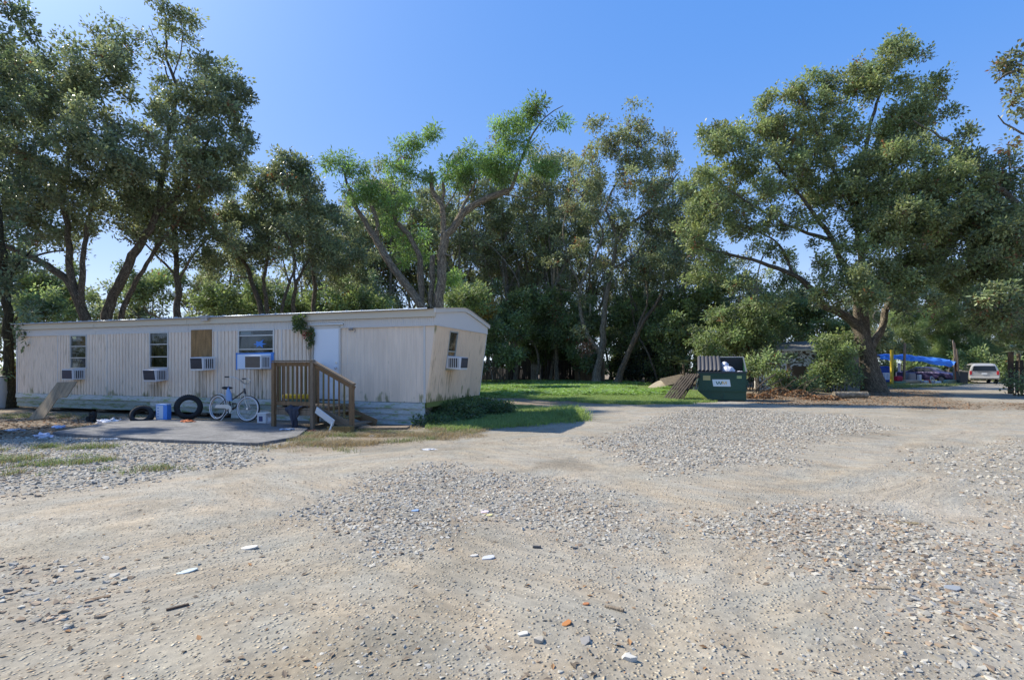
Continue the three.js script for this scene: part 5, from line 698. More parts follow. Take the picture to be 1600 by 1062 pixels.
// ---------------------------------------------------------------- bicycle
{
  const B = thing('bicycle', 'cream and black cruiser bicycle with white-walled wheels leaning by the wall', 'bicycle'), A = onGround(338, 659.5), C = onGround(386.5, 662.5); A.y = C.y = 0.062;
  const dir = C.clone().sub(A), yaw = Math.atan2(-dir.z, dir.x); B.position.copy(A.clone().add(C).multiplyScalar(0.5)); B.rotation.set(0, yaw, 0); B.rotateX(-0.1);
  const wb = 0.56, R = 0.335, cream = mat(lin(0.60, 0.57, 0.50), 0.4), wallM = mat(lin(0.66, 0.66, 0.66), 0.6), dk = mat(lin(0.025, 0.024, 0.024), 0.4);
  const steer = 0.24;
  for (const [x, turn] of [[-wb, 0], [wb, steer]]) {
    const w = grp('wheel', B, [x, R, 0]); w.rotation.y = turn; new MB().add(new THREE.TorusGeometry(R - 0.026, 0.026, 10, 44)).build('tyre', rubber, w); const ww = new MB(); for (const z of [-0.018, 0.018]) ww.add(new THREE.TorusGeometry(R - 0.034, 0.0155, 6, 44), M4(0, 0, z)); ww.build('whitewall', wallM, w); new MB().add(new THREE.TorusGeometry(R - 0.062, 0.012, 6, 40)).build('rim', chrome, w);
    const sp = new MB(); for (let i = 0; i < 28; i++) { const a = i / 28 * 6.283, b = a + (i % 2 ? 0.5 : -0.5), z = i % 2 ? 0.03 : -0.03; sp.rod(V(Math.cos(b) * 0.02, Math.sin(b) * 0.02, z), V(Math.cos(a) * (R - 0.065), Math.sin(a) * (R - 0.065), 0), 0.0016, 0.0016, 4); } sp.build('spoke', chrome, w); new MB().rod(V(0, 0, -0.05), V(0, 0, 0.05), 0.022, 0.022, 10).build('hub', chrome, w);
  }
  const head = V(wb - 0.2, 0.86, 0), headLow = V(wb - 0.15, 0.7, 0), bb = V(-0.08, 0.3, 0), seat = V(-0.24, 0.78, 0), rear = V(-wb, R, 0);
  const fr = new MB(); fr.tube([headLow, V(0.2, 0.46, 0), V(0.06, 0.34, 0), bb], 0.021, 8, 16).tube([head.clone().add(V(0.01, -0.06, 0)), V(0.14, 0.66, 0), V(-0.06, 0.56, 0), V(-0.17, 0.56, 0)], 0.016, 8, 16).rod(bb, seat, 0.017); for (const z of [-0.05, 0.05]) fr.rod(V(bb.x, bb.y, z * 0.5), V(rear.x, rear.y, z), 0.011).rod(V(seat.x + 0.05, 0.62, z * 0.4), V(rear.x, rear.y, z), 0.01); fr.rod(head, headLow, 0.024); fr.build('frame', dk, B);
  const fk = grp('fork', B, [headLow.x, headLow.y, 0]); fk.rotation.y = steer; const fm = new MB(); for (const z of [-0.05, 0.05]) fm.tube([V(0, 0.0, z), V(0.06, -0.18, z), V(wb - headLow.x, R - headLow.y, z)], 0.013, 6, 10); fm.box(0.04, 0.03, 0.12, 0.005, 0, 0); fm.build('fork_blade', cream, fk);
  const fe = (x, a0, a1, name) => { const g = gridGeo(26, 4, (u, v) => { const a = a0 + (a1 - a0) * u, t = (v - 0.5) * 2, q = R + 0.022 + 0.018 * (1 - t * t); return V(x + Math.cos(a) * q, R + Math.sin(a) * q, t * 0.036); }); const o = meshOf(name, g, mat(lin(0.62, 0.6, 0.55), 0.35, { side: THREE.DoubleSide }), B); return o; };
  fe(-wb, -0.35, 2.7, 'rear_fender');
  { const g = []; const p0 = [[-wb - 0.05, 0.32], [-wb + 0.02, 0.41], [-0.12, 0.415], [0.0, 0.37], [0.03, 0.28], [-0.02, 0.2], [-0.08, 0.27], [-0.2, 0.325]]; new MB().extrude(p0, 0.012, M4(0, 0, 0.055), 0.006).build('chain_guard', cream, B); }
  const ck = new MB(); ck.rod(V(bb.x, bb.y, 0.08), V(bb.x + 0.05, bb.y - 0.16, 0.08), 0.011).rod(V(bb.x, bb.y, -0.08), V(bb.x - 0.05, bb.y + 0.16, -0.08), 0.011).rod(V(bb.x, bb.y, -0.08), V(bb.x, bb.y, 0.08), 0.016).add(new THREE.TorusGeometry(0.085, 0.008, 5, 24), M4(bb.x, bb.y, 0.045)); ck.build('crank', dk, B);
  for (const [s, x, y] of [[1, bb.x + 0.05, bb.y - 0.16], [-1, bb.x - 0.05, bb.y + 0.16]]) new MB().rbox(0.1, 0.025, 0.07, 0.006, x, y, s * 0.125).build('pedal', dk, B);
  const sd = new MB(); sd.add(new THREE.SphereGeometry(1, 18, 12), new THREE.Matrix4().compose(V(-0.33, 0.86, 0), new THREE.Quaternion(), V(0.11, 0.04, 0.105))).add(new THREE.SphereGeometry(1, 14, 10), new THREE.Matrix4().compose(V(-0.21, 0.865, 0), new THREE.Quaternion(), V(0.13, 0.032, 0.035))); sd.build('saddle', black, B); new MB().rod(seat, V(-0.29, 0.84, 0), 0.013).build('seat_post', chrome, B);
  const hb = grp('handlebar', B, [head.x - 0.01, head.y, 0]); hb.rotation.y = steer; const hm = new MB(); hm.rod(V(0, 0, 0), V(-0.02, 0.13, 0), 0.013); for (const s of [-1, 1]) hm.tube([V(0.0, 0.13, 0), V(0.03, 0.14, s * 0.1), V(0.0, 0.22, s * 0.22), V(-0.13, 0.27, s * 0.31), V(-0.27, 0.27, s * 0.33)], 0.0115, 8, 22); hm.build('bar', chrome, hb); for (const s of [-1, 1]) new MB().rod(V(-0.21, 0.272, s * 0.323), V(-0.33, 0.268, s * 0.335), 0.018, 0.018, 10).build('grip', black, hb);
  new MB().rod(V(-0.1, 0.28, 0.03), V(-0.2, 0.0, 0.17), 0.009).build('kickstand', chrome, B);
  const bag = thing('cloth_bag', 'light blue bag hanging from the bicycle saddle', 'bag', B.localToWorld(V(-0.17, 0.86, 0.06)).toArray(), yaw);
  new MB().add(gridGeo(16, 12, (u, v) => { const a = u * 6.283, t = v, w = 0.025 + 0.075 * Math.sin(Math.min(1, t * 1.15) * 1.9) + 0.01 * noise(u * 6, v * 5, 2); return V(Math.cos(a) * w * (1 + 0.1 * Math.sin(a * 3)) + 0.05 * t, -t * 0.34, Math.sin(a) * w * 0.6); })).build('sack', mat(lin(0.24, 0.36, 0.58), 0.85, { side: THREE.DoubleSide }), bag); new MB().tube([V(0, 0, 0), V(-0.02, 0.04, -0.03), V(0.02, 0.0, -0.07)], 0.008).build('strap', mat(lin(0.2, 0.25, 0.4), 0.85), bag);
}
// ---------------------------------------------------------------- rubbish along the wall
const tyre = (label, name, R, w, pos, rot) => { const t = thing(name, label, 'tyre', pos); t.rotation.set(...rot); const pr = []; for (const [a, b] of [[0.62, 0.42], [0.66, 0.47], [0.8, 0.5], [0.93, 0.44], [0.99, 0.3], [1, 0], [0.99, -0.3], [0.93, -0.44], [0.8, -0.5], [0.66, -0.47], [0.62, -0.42], [0.68, -0.36], [0.86, -0.36], [0.92, 0], [0.86, 0.36], [0.68, 0.36], [0.62, 0.42]]) pr.push([a * R, b * w]); new MB().lathe(pr, 40).build('sidewall', rubber, t); const tr = new MB(); for (let i = 0; i < 44; i++) { const a = i / 44 * 6.283; for (const s of [-0.26, 0, 0.26]) tr.box(R * 0.09, w * 0.2, 0.012, Math.sin(a + s * 0.1) * R, s * w, Math.cos(a + s * 0.1) * R, 0, a, 0); } tr.build('tread', rubber, t); return t; };
{
  const big = onGround(292, 656.5), small = onGround(221, 660);
  tyre('big black tyre standing against the skirt boards', 'big_tyre', 0.34, 0.24, [big.x, 0.36, big.z - 0.06], [Math.PI / 2 - 0.2, 0, -0.5]);
  tyre('small tyre with rubbish inside tilted by the blue carton', 'small_tyre', 0.27, 0.2, [small.x, 0.19, small.z], [Math.PI / 2 - 0.62, 0, -0.35]);
  const ct = onGround(252, 659), c = thing('carton', 'blue and white drinks carton standing by the tyres', 'carton', [ct.x, 0.05, ct.z - 0.08], TURN + 0.42); new MB().rbox(0.28, 0.42, 0.22, 0.006, 0, 0.21, 0).build('box', mat(lin(0.09, 0.27, 0.72), 0.6), c); new MB().box(0.17, 0.36, 0.004, -0.04, 0.21, 0.112).build('white_label', mat(lin(0.55, 0.62, 0.72), 0.6), c); const pr = new MB(); for (let i = 0; i < 4; i++) pr.box(0.03, 0.03, 0.003, -0.08, 0.1 + i * 0.075, 0.116); pr.build('print', mat(lin(0.07, 0.18, 0.5), 0.6), c); new MB().box(0.281, 0.03, 0.221, 0, 0.41, 0).build('flap', mat(lin(0.3, 0.45, 0.75), 0.6), c);
  const blob = (name, label, cat, px, py, w, h, dp, color, seed, y = 0.0) => { const q = onGround(px, py), g = new THREE.IcosahedronGeometry(1, 3), p = g.attributes.position; for (let i = 0; i < p.count; i++) { const a = V(p.getX(i), p.getY(i), p.getZ(i)), k = 0.95 + 0.7 * noise(a.x * 1.7 + seed, a.y * 1.7, a.z * 1.7) + 0.45 * noise(a.x * 4.5, a.y * 4.5 + seed, a.z * 4.5); p.setXYZ(i, a.x * w * k, Math.max(-0.2 * h, (a.y + 0.5 * noise(a.x * 3 + seed, a.z * 3, 2)) * h * k), a.z * dp * k); } g.computeVertexNormals(); const m = tag(meshOf(name, g, mat(lin(...color), 0.75)), label, cat); m.position.set(q.x, gh(q.x, q.z) + h * 0.22 + y, q.z); return m; };
  blob('rag', 'orange rag dropped on the concrete slab', 'rag', 293, 663, 0.17, 0.045, 0.1, [0.6, 0.14, 0.03], 3, 0.06);
  blob('plastic_bag', 'crumpled white plastic bag between slab and skirt', 'bag', 167, 662, 0.24, 0.1, 0.14, [0.66, 0.66, 0.68], 5); blob('plastic_bag', 'white plastic bag beside the paint tub', 'bag', 421, 664, 0.12, 0.11, 0.1, [0.62, 0.62, 0.64], 6, 0.05); blob('boot', 'black boot upright before the mossy skirt boards', 'boot', 143, 659, 0.11, 0.2, 0.1, [0.012, 0.012, 0.012], 7);
  blob('crumpled_paper', 'crumpled pale paper at the slab corner', 'paper', 68, 682, 0.2, 0.06, 0.1, [0.5, 0.52, 0.62], 8); blob('crumpled_paper', 'torn bluish wrapper near the leaning plywood', 'wrapper', 92, 668, 0.16, 0.04, 0.09, [0.4, 0.46, 0.62], 9); blob('crumpled_paper', 'flat white scrap in the weeds by the bin', 'scrap', 22, 672, 0.22, 0.03, 0.1, [0.5, 0.52, 0.58], 10); blob('crumpled_paper', 'small white scrap beside the bright weed', 'scrap', 190, 659, 0.09, 0.05, 0.08, [0.58, 0.58, 0.6], 12); blob('rag', 'blue and green rag on the slab before the porch', 'rag', 447, 676, 0.17, 0.03, 0.1, [0.3, 0.4, 0.52], 13, 0.06); blob('crumpled_paper', 'grey paper scrap near the slab front edge', 'scrap', 172, 687, 0.2, 0.02, 0.06, [0.5, 0.53, 0.56], 14); blob('rag', 'reddish rag at the foot of the porch post', 'rag', 488, 676, 0.11, 0.05, 0.09, [0.35, 0.1, 0.05], 15); blob('crumpled_paper', 'white cup lid on the dry grass strip', 'lid', 581, 681, 0.08, 0.02, 0.06, [0.6, 0.61, 0.62], 16); blob('crumpled_paper', 'flat white wrapper beyond the dry grass', 'wrapper', 670, 702, 0.13, 0.015, 0.07, [0.6, 0.6, 0.6], 17); blob('crumpled_paper', 'small pale litter by the dark corner shrub', 'litter', 822, 661, 0.12, 0.03, 0.08, [0.6, 0.6, 0.6], 18);
  const flat = (name, label, cat, px, py, w, dp, color, seed, turn = 0, th = 0.005) => { const q = onGround(px, py), s = rngOf(seed), pts = []; for (let i = 0; i < 9; i++) { const a = i / 9 * 6.283, k = 0.75 + 0.45 * s(); pts.push([Math.cos(a) * w / 2 * k, Math.sin(a) * dp / 2 * k]); } const m = tag(meshOf(name, new MB().extrude(pts, th, M4(0, 0, 0, Math.PI / 2), 0.002).geo(), mat(lin(...color), 0.8)), label, cat); m.position.set(q.x, gh(q.x, q.z) + th + 0.002, q.z); m.rotation.set(0.07, turn, 0.09); return m; };
  const rockAt = (label, px, py, s, color, v) => { const q = onGround(px, py), m = tag(meshOf('rock', BIGSTONES[v], mat(lin(...color), 0.9)), label, 'stone'); m.position.set(q.x, gh(q.x, q.z) + s * 0.2, q.z); m.scale.setScalar(s); m.rotation.y = px; };
  rockAt('pale square stone chip on the dirt', 983, 1025, 0.042, [0.5, 0.48, 0.42], 1); rockAt('tan round stone chip on the dirt', 842, 1003, 0.036, [0.4, 0.36, 0.29], 4); rockAt('dark grey pebble on the dirt near the rusty leaf', 915, 1002, 0.034, [0.3, 0.28, 0.25], 3);
  flat('shell_flake', 'large white flat shell alone on the dirt', 'shell', 390, 857, 0.13, 0.075, [0.56, 0.53, 0.46], 21, 0.2, 0.008); flat('plastic_scrap', 'clear greenish plastic scrap among twigs', 'scrap', 292, 893, 0.13, 0.06, [0.46, 0.52, 0.52], 22, 0.5); flat('slate_piece', 'blue grey flat slate on the chip bed', 'slate', 1489, 920, 0.11, 0.07, [0.24, 0.26, 0.28], 23, -0.4, 0.008); flat('plastic_scrap', 'faded blue plastic scrap on the shell heap', 'scrap', 648, 800, 0.08, 0.05, [0.22, 0.34, 0.55], 24); flat('plastic_scrap', 'pinkish plastic scrap on the shell heap', 'scrap', 757, 801, 0.09, 0.06, [0.58, 0.48, 0.55], 25); flat('foil_wrapper', 'silvery crumpled wrapper below the shell heap', 'wrapper', 763, 873, 0.1, 0.06, [0.46, 0.47, 0.48], 26, 0.3, 0.008); flat('shell_flake', 'white shell flake beside the silvery wrapper', 'shell', 741, 869, 0.065, 0.04, [0.5, 0.48, 0.43], 27, 0, 0.006); flat('leaf', 'orange brown dead leaf on the bare dirt', 'leaf', 885, 976, 0.07, 0.035, [0.42, 0.17, 0.05], 28, 0.7, 0.006); flat('leaf', 'small rusty leaf curled on the dirt', 'leaf', 916, 945, 0.045, 0.025, [0.38, 0.15, 0.06], 29, 0.1, 0.006);  flat('shell_flake', 'thin white shell flake on the dirt', 'shell', 817, 993, 0.06, 0.035, [0.52, 0.5, 0.44], 32, 0.1, 0.006); flat('plastic_scrap', 'yellowish scrap on the shell heap', 'scrap', 764, 806, 0.07, 0.05, [0.55, 0.5, 0.25], 33);
  const stick = (name, label, cat, px, py, L, w, turn, color, h = 0.018) => { const q = onGround(px, py), m = tag(meshOf(name, new MB().rbox(L, h, w, Math.min(h, w) * 0.3, 0, 0, 0).geo(), color), label, cat); m.position.set(q.x, gh(q.x, q.z) + h * 0.3, q.z); m.rotation.y = turn; return m; };
  stick('wood_lath', 'bare wooden lath lying across the chip bed', 'lath', 1367, 919, 0.19, 0.035, -0.05, wood(0.46, 0.4, 0.3), 0.01); stick('iron_piece', 'short dark iron bar below the shell heap', 'iron', 839, 857, 0.07, 0.022, -0.12, mat(lin(0.07, 0.07, 0.07), 0.6), 0.025); stick('wood_stick', 'short pale stick on the bare dirt', 'stick', 960, 950, 0.12, 0.025, -0.5, wood(0.4, 0.34, 0.26)); stick('wood_stick', 'rotten brown stick among litter on the dirt', 'stick', 277, 948, 0.12, 0.022, 0.7, wood(0.16, 0.12, 0.09), 0.016); stick('wood_stick', 'curved bark strip on the brown chips', 'bark', 152, 935, 0.13, 0.035, 0.6, wood(0.26, 0.19, 0.13), 0.01); stick('wood_stick', 'flat weathered lath on the lane side gravel', 'lath', 1420, 817, 0.2, 0.06, -0.1, wood(0.4, 0.34, 0.2), 0.01);
}
{ // plywood leaning on the wall, yellow channel and grey bin beyond the corner
  const q = onGround(62, 656), s = [[-0.42, 0], [0.16, 0.02], [0.26, 0.34], [0.34, 0.62], [0.66, 0.66], [0.78, 1.12], [0.05, 1.12], [-0.12, 0.6]]; const m = tag(new MB().extrude(s, 0.018).build('plywood_board', plyGrey), 'broken weathered plywood board leaning on the trailer wall', 'plywood'); m.position.set(q.x, 0.01, q.z + 0.02); m.rotation.set(-0.42, TURN + 0.06, 0.04, 'YXZ');
  { const p = at(20, 575, 18.6), ch = thing('steel_channel', 'yellow painted steel channel with bolt holes standing upright', 'channel', [p.x, 0, p.z], 0.2); const y = mat(lin(0.58, 0.33, 0.02), 0.5); new MB().box(0.26, 1.5, 0.02, 0, 0.75, 0).build('web', y, ch); new MB().box(0.02, 1.5, 0.1, -0.12, 0.75, -0.05).build('flange', y, ch); new MB().box(0.02, 1.5, 0.1, 0.12, 0.75, -0.05).build('flange', y, ch); for (const [x, yy] of [[0, 1.4], [-0.06, 1.2], [0.06, 1.2], [0, 0.6], [0, 0.3]]) new MB().rod(V(x, yy, 0.005), V(x, yy, 0.014), 0.018, 0.018, 10).build('bolt_hole', black, ch); }
  { const p = at(-4, 590, 18.2), b = thing('drum', 'pale grey plastic drum beside the mossy trunk', 'drum', [p.x, 0, p.z]); new MB().lathe([[0, 0], [0.28, 0], [0.3, 0.04], [0.3, 0.5], [0.31, 0.54], [0.31, 0.6], [0.3, 0.64], [0.3, 1.1], [0.28, 1.15], [0, 1.16]], 24).build('body', mat(lin(0.42, 0.44, 0.43), 0.6), b); new MB().add(new THREE.TorusGeometry(0.3, 0.02, 6, 28), M4(0, 1.12, 0, Math.PI / 2)).build('rim', mat(lin(0.06, 0.08, 0.07), 0.6), b); }
}
// ---------------------------------------------------------------- dumpster
{
  const c = onGround(1134, 626.5), D = thing('dumpster', 'dark green steel dumpster with one ribbed lid open and bags inside', 'dumpster', [c.x + 0.1, 0, c.z - 0.7], -0.34);
  const texD = noiseTex(512, (u, v) => { const a = smooth(0.1, 0.5, tileNoise(u, v, 10, 2) + 0.5 * tileNoise(u, v, 60, 5)), k = 190 + 30 * tileNoise(u, v, 30, 7); return [k + 25 * a, k, k - 20 * a]; }); const green = new THREE.MeshStandardMaterial({ map: texD, color: lin(0.016, 0.115, 0.07), roughness: 0.5 }), gDark = mat(lin(0.012, 0.075, 0.05), 0.55), lidM = mat(lin(0.06, 0.057, 0.06), 0.6);
  const W = 1.92, DP = 1.4, yb = 0.45, yt = 1.24, yr = 1.88;
  const q = []; // upper body as sheets with an open top that slopes up to the rear
  const side = (x) => q.push([V(x, yb, DP / 2), V(x, yb, -DP / 2), V(x, yr, -DP / 2), V(x, yt, DP / 2)]); side(-W / 2); side(W / 2);
  q.push([V(-W / 2, yb, DP / 2), V(W / 2, yb, DP / 2), V(W / 2, yt, DP / 2), V(-W / 2, yt, DP / 2)], [V(-W / 2, yb, -DP / 2), V(W / 2, yb, -DP / 2), V(W / 2, yr, -DP / 2), V(-W / 2, yr, -DP / 2)]); meshOf('body', metreUV(quadsGeo(q)), green, D);
  new MB().box(W + 0.05, 0.05, 0.05, 0, yb, DP / 2).box(0.05, 0.05, DP, -W / 2, yb, 0).box(0.05, 0.05, DP, W / 2, yb, 0).build('waist_rail', green, D);
  new MB().box(W + 0.06, 0.07, 0.06, 0, yt, DP / 2 + 0.01).build('top_rail', mat(lin(0.03, 0.04, 0.045), 0.5), D);
  new MB().extrude([[-W / 2, yb], [W / 2, yb], [W / 2, 0.04], [-W / 2 + 0.42, 0.04], [-W / 2, 0.4]], DP - 0.1, M4(0, 0, -DP / 2 + 0.06)).build('bottom_tub', green, D); new MB().box(0.04, 0.38, 0.03, 0.08, 0.25, DP / 2 - 0.02).build('rib', gDark, D);
  new MB().box(W * 0.5, 0.03, 0.04, 0.0, yt - 0.12, DP / 2 + 0.02).build('stiffener', gDark, D);
  for (const s of [-1, 1]) { const p = new MB(); p.box(0.1, 0.2, DP * 0.7, s * (W / 2 + 0.05), 0.78, 0).build('fork_pocket', green, D); }
  new MB().tube([V(-W / 2 - 0.01, yt, DP / 2 - 0.02), V(-W / 2 - 0.04, 0.9, DP / 2), V(-W / 2 - 0.1, 0.55, DP / 2)], 0.02).build('handle', mat(lin(0.3, 0.34, 0.3), 0.5), D);
  // closed ribbed lid; the other lid hangs behind
  const lid = (x0, x1, name) => { const n = 6, g = gridGeo(72, 12, (u, v) => { const rib = Math.pow(Math.max(0, Math.sin(u * n * 3.1416 * 1)), 0.6), x = x0 + (x1 - x0) * u, z = DP / 2 + 0.05 - v * (DP + 0.05); const y = yt + 0.05 + (yr - yt) * Math.pow(v, 0.75) + 0.055 * Math.abs(Math.sin(u * n * Math.PI)) + 0.03 * Math.sin(v * 3.1); return V(x, y, z); }); return meshOf(name, g, lidM, D); };
  lid(-W / 2 - 0.03, -0.02, 'lid'); new MB().box(0.88, 0.95, 0.05, W / 4 + 0.02, yr - 0.42, -DP / 2 - 0.1, 0.06).build('lid', lidM, D); new MB().rod(V(-W / 2, yr + 0.03, -DP / 2 - 0.03), V(W / 2, yr + 0.03, -DP / 2 - 0.03), 0.022).build('hinge_rod', mat(lin(0.3, 0.3, 0.32), 0.4), D); new MB().bar(V(W / 2, yt, DP / 2), V(W / 2, yr, -DP / 2), 0.05, 0.06).build('rim', mat(lin(0.12, 0.14, 0.15), 0.4), D); new MB().box(W - 0.02, 0.02, DP - 0.02, 0, 0.6, 0).build('floor', black, D); new MB().box(W - 0.1, 1.26, 0.01, 0, 1.22, -DP / 2 + 0.03).build('dark_inner_sheet', black, D);  // black inner sheet and floor paint in the dark of the inside
  const bx = (name, w, h, x, y, m, skew = 0) => new MB().extrude([[-w / 2 - skew, h / 2], [w / 2 - skew, h / 2], [w / 2 + skew, -h / 2], [-w / 2 + skew, -h / 2]].reverse(), 0.004, M4(x, y, DP / 2 + 0.004)).build(name, m, D);
  bx('yellow_sticker', 0.3, 0.2, -0.62, 0.99, mat(lin(0.46, 0.4, 0.16), 0.6)); bx('sticker_band', 0.29, 0.02, -0.62, 1.01, mat(lin(0.32, 0.26, 0.12), 0.6)).position.z = 0.004; bx('green_sticker', 0.19, 0.045, 0.68, 1.06, mat(lin(0.5, 0.6, 0.22), 0.6)); bx('green_sticker', 0.19, 0.04, 0.68, 1.0, mat(lin(0.5, 0.6, 0.22), 0.6));
  const plateTex = canvasTex(512, 256, (x, w, h) => { x.fillStyle = '#dbe6e8'; x.fillRect(0, 0, w, h); x.font = 'bold 190px sans-serif'; x.textAlign = 'center'; x.textBaseline = 'middle'; x.save(); x.translate(w * 0.37, h * 0.52); x.scale(1.05, 0.8); x.fillStyle = '#12604d'; x.fillText('W', 0, 0); x.restore(); x.save(); x.translate(w * 0.66, h * 0.5); x.scale(0.92, 0.8); x.fillStyle = '#d9b878'; x.fillText('M', 0, 0); x.restore(); }, true, false);
  { const g = quadsGeo([[V(-0.33, -0.15, 0), V(0.37, -0.15, 0), V(0.32, 0.15, 0), V(-0.38, 0.15, 0)]]), u = g.attributes.uv; [[0.05, 0], [1, 0], [0.95, 1], [0.05, 0], [0.95, 1], [0, 1]].forEach(([a, b], i) => u.setXY(i, a, b)); const m = meshOf('sign_plate', g, new THREE.MeshStandardMaterial({ map: plateTex, roughness: 0.5 }), D); m.position.set(-0.02, 0.78, DP / 2 + 0.008); }
  const sacks = [[0.14, 1.5, -0.1, 0.17, 0.2, 0.2, 'knotted white rubbish bag high in the dumpster'], [0.26, 1.27, 0.3, 0.28, 0.24, 0.28, 'bulging white rubbish bag at the dumpster rim'], [0.72, 1.18, 0.34, 0.2, 0.12, 0.2, 'flat pale rubbish bag in the dumpster corner']];
  sacks.forEach(([x, y, z, a, b, cc, label], i) => { const g = new THREE.IcosahedronGeometry(1, 4), p = g.attributes.position; for (let k = 0; k < p.count; k++) { const v = V(p.getX(k), p.getY(k), p.getZ(k)), f = 1 + 0.16 * noise(v.x * 2 + i * 7, v.y * 2, v.z * 2) + 0.09 * noise(v.x * 6, v.y * 6 + i, v.z * 6); p.setXYZ(k, v.x * a * f, v.y * b * f, v.z * cc * f); } g.computeVertexNormals(); const m = tag(meshOf('rubbish_bag', g, mat(lin(0.56, 0.56, 0.62), 0.45)), label, 'bag'); m.position.copy(V(x, y, z).applyAxisAngle(V(0, 1, 0), -0.34).add(D.position)); });
}
// pallets leaning, sand heap and brush beside it
const palletM = wood(0.07, 0.058, 0.048);
{
  const P = thing('pallet', 'dark rotten pallet leaning against the dumpster side', 'pallet', [7.25, 0, -22.5]); P.rotation.set(0, 0.2, -0.62, 'YXZ'); for (let i = 0; i < 6; i++) new MB().box(0.02, 1.4, 0.12, -0.055, 0.7, (i - 2.5) * 0.19).build('slat', palletM, P); for (const y of [0.08, 0.7, 1.3]) new MB().box(0.09, 0.09, 1.08, 0, y, 0).build('bearer', palletM, P);
  const P2 = P.clone(); P2.name = numbered('pallet'); scene.add(P2); P2.position.x -= 0.3; P2.position.z += 0.12; P2.rotation.z = -0.74; P2.rotation.y = 0.3; tag(P2, 'outer dark pallet lying over the first one', 'pallet');
  const q = at(1062, 590, 34), g = gridGeo(40, 26, (u, v) => { const x = (u - 0.5) * 4.4, z = (v - 0.5) * 3.2, e = Math.max(0, 1 - (x / 2.2) ** 2 - (z / 1.6) ** 2); return V(x, 1.05 * Math.pow(e, 0.8) * (0.8 + 0.3 * noise(x * 1.2, z * 1.2, 4)) - 0.06, z); }, (u, v) => [u * 4, v * 3]);
  const sand = tag(meshOf('sand_heap', g, mat(lin(0.30, 0.26, 0.19), 0.95)), 'tan sand heap under torn sheets beside the pallets', 'sand heap'); sand.position.set(q.x, 0, q.z);
  for (const [x, y, z, w, h, rz, label] of [[-0.7, 0.62, 1.0, 1.5, 0.9, 0.12, 'tan plywood sheet lying on the sand heap'], [0.75, 0.6, 1.1, 1.5, 0.9, -0.06, 'second plywood sheet on the sand heap nearer the pallets']]) { const m = tag(new MB().box(w, 0.02, h).build('plywood_sheet', wood(0.28, 0.24, 0.17)), label, 'plywood'); m.position.set(q.x + x, y, q.z + z); m.rotation.set(0.5, 0.2, rz); }
}
